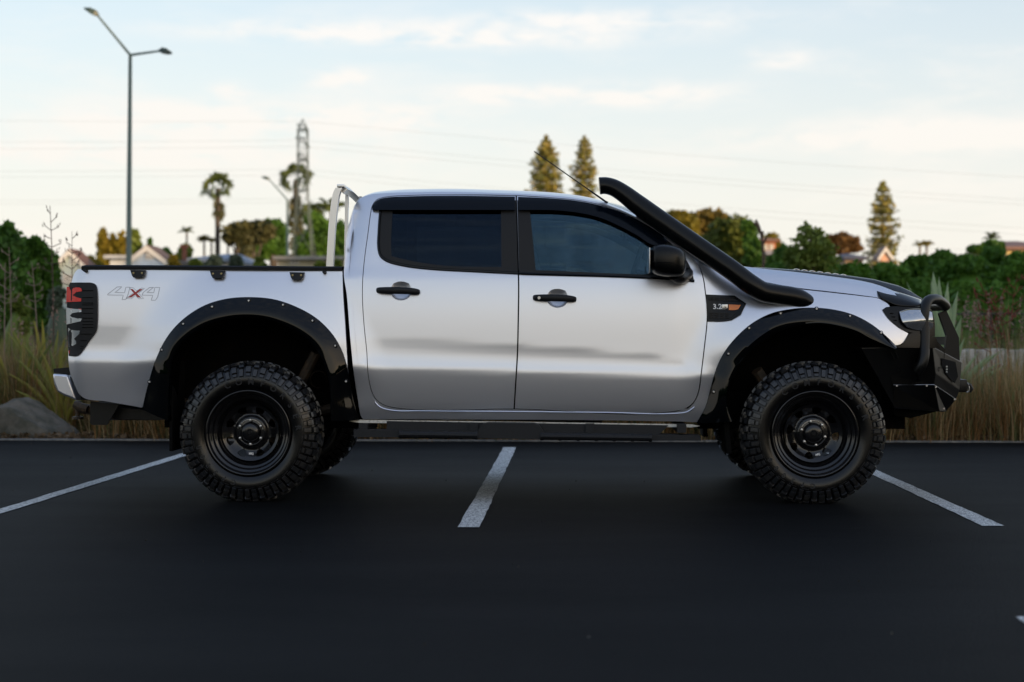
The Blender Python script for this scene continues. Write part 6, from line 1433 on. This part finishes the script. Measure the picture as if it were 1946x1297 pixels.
for (px, top, w_, lm, s_, Y) in ((315, 470, 22, leaf_dark, 'low dark green shrub between the white gable and the chimney', 66), (352, 462, 30, leaf_mid, 'mid green shrub behind the brick chimney', 82), (330, 485, 20, leaf_gold, 'yellowish shrub before the chimney house', 60), (404, 478, 28, leaf_grey, 'grey green shrub at the foot of the tall fan palm', 55), (448, 484, 24, leaf_grey, 'grey green shrub right of the tall fan palm', 56), (495, 488, 22, leaf_mid, 'green shrub left of the far lamp base', 58), (370, 492, 22, leaf_mid, 'light green shrub left of the blue roof', 54), (608, 497, 20, leaf_mid, 'small green shrub before the long cream house', 55), (640, 492, 16, leaf_mid, 'small green shrub at the foot of the ladder rack', 55), (470, 462, 34, leaf_brown, 'brown green thicket under the spreading tree', 84), (545, 470, 26, leaf_brown, 'brown green thicket behind the far lamp', 98)):
    bush(px, top, w_, Y, s_, lm, GS, n=2200, ls=.13, name='shrub')
# right-hand trees
GR = 'rounded trees beyond the snorkel'
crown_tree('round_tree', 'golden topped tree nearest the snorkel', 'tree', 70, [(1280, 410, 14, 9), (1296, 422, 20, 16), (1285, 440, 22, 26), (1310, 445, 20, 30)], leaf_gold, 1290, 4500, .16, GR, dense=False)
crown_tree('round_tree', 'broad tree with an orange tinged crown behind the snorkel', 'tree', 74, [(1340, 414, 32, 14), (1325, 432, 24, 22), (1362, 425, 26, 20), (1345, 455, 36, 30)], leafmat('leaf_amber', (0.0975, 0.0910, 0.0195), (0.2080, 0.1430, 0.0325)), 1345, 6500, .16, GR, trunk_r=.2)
crown_tree('round_tree', 'large dome shaped dark green tree left of the dead stalk', 'tree', 62, [(1392, 432, 34, 22), (1375, 455, 40, 34), (1410, 460, 32, 36), (1395, 490, 44, 30)], leafmat('leaf_olive', (0.0525, 0.0825, 0.0150), (0.1275, 0.1500, 0.0270)), 1392, 9000, .13, GR, trunk_r=.22)
crown_tree('round_tree', 'narrow dark green tree right behind the dead stalk', 'tree', 60, [(1420, 430, 10, 12), (1428, 452, 14, 22), (1432, 480, 18, 26)], leaf_dark, 1428, 3000, .12, GR)
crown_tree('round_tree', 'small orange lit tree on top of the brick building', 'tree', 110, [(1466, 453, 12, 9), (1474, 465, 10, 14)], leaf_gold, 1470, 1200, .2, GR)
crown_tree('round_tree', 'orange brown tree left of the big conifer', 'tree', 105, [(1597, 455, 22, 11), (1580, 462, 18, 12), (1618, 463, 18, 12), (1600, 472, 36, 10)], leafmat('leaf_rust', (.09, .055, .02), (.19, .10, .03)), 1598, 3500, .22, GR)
crown_tree('round_tree', 'dark green tree directly left of the feathery shrub', 'tree', 48, [(1495, 482, 24, 14), (1480, 500, 24, 20), (1512, 492, 18, 18)], leaf_dark, 1495, 3500, .1, GR)
crown_tree('round_tree', 'dark bush shaped tree under the slender palm', 'tree', 60, [(1885, 466, 18, 9), (1862, 474, 20, 9)], leaf_dark, 1885, 1600, .12, GR)
# far-off wood closing the view, behind the houses, and an unseen wood added behind the camera to shade the car park
def wood(name, label, x0, x1, Y, hfun, step, lm, n, ls, z0=0.0):
    mb = MB(); L = []; x = x0
    while x < x1:
        h = hfun(x) * random.uniform(.82, 1.1); r = (step * random.uniform(.8, 1.3), step * .8, h * .55); c = (x, Y + random.uniform(-1, 1) * step * .5, h * .5); core(mb, c, r, .86)
        for _ in range(3): cc = (x + random.uniform(-1, 1) * step * .6, c[1] + random.uniform(-.5, .5) * step, h * random.uniform(.7, .9)); core(mb, cc, (step * .45, step * .45, h * .18), .85); L.append(leaves(blob_pts(cc, (step * .5, step * .5, h * .2), n // 3, .7), ls))
        L.append(leaves(blob_pts(c, r, n, .8), ls)); x += step
    o = join_np(name, mb, np.concatenate(L), 4, [lm], None, mi=0); tag(o, label, 'wood', kind='stuff')
wood('far_wood', 'distant line of low dark trees along the horizon', -75, 75, 150, lambda x: 5.5, 5, leaf_dark, 160, .5)
def shade_h(x):   # high on the sunward side, low straight behind the camera
    return float(np.interp(x, [-110, -60, -30, -10, 8, 30, 38, 46, 84, 96, 104, 110], [6, 5, 3.6, 2.4, 2.0, 2.6, 9, 15, 17, 17, 9, 4]))
wood('unseen_wood', 'unseen line of trees added behind the camera to keep the low sun off the truck', -110, 108, -34, shade_h, 4.5, leaf_dark, 120, .45)
# loose grit and bits of leaf lying on the tarmac
gn = 130
V = leaves(np.stack([rng.uniform(-6, 6, gn), rng.uniform(4.5, 14.2, gn), np.full(gn, 0.008)], 1), 0.009, 1.1)
o = npmesh('grit', V, 4, mat('pale_grit', (0.06, 0.055, 0.045), rough=0.9)); tag(o, 'small pale grit scattered over the dark tarmac', 'grit', kind='stuff')
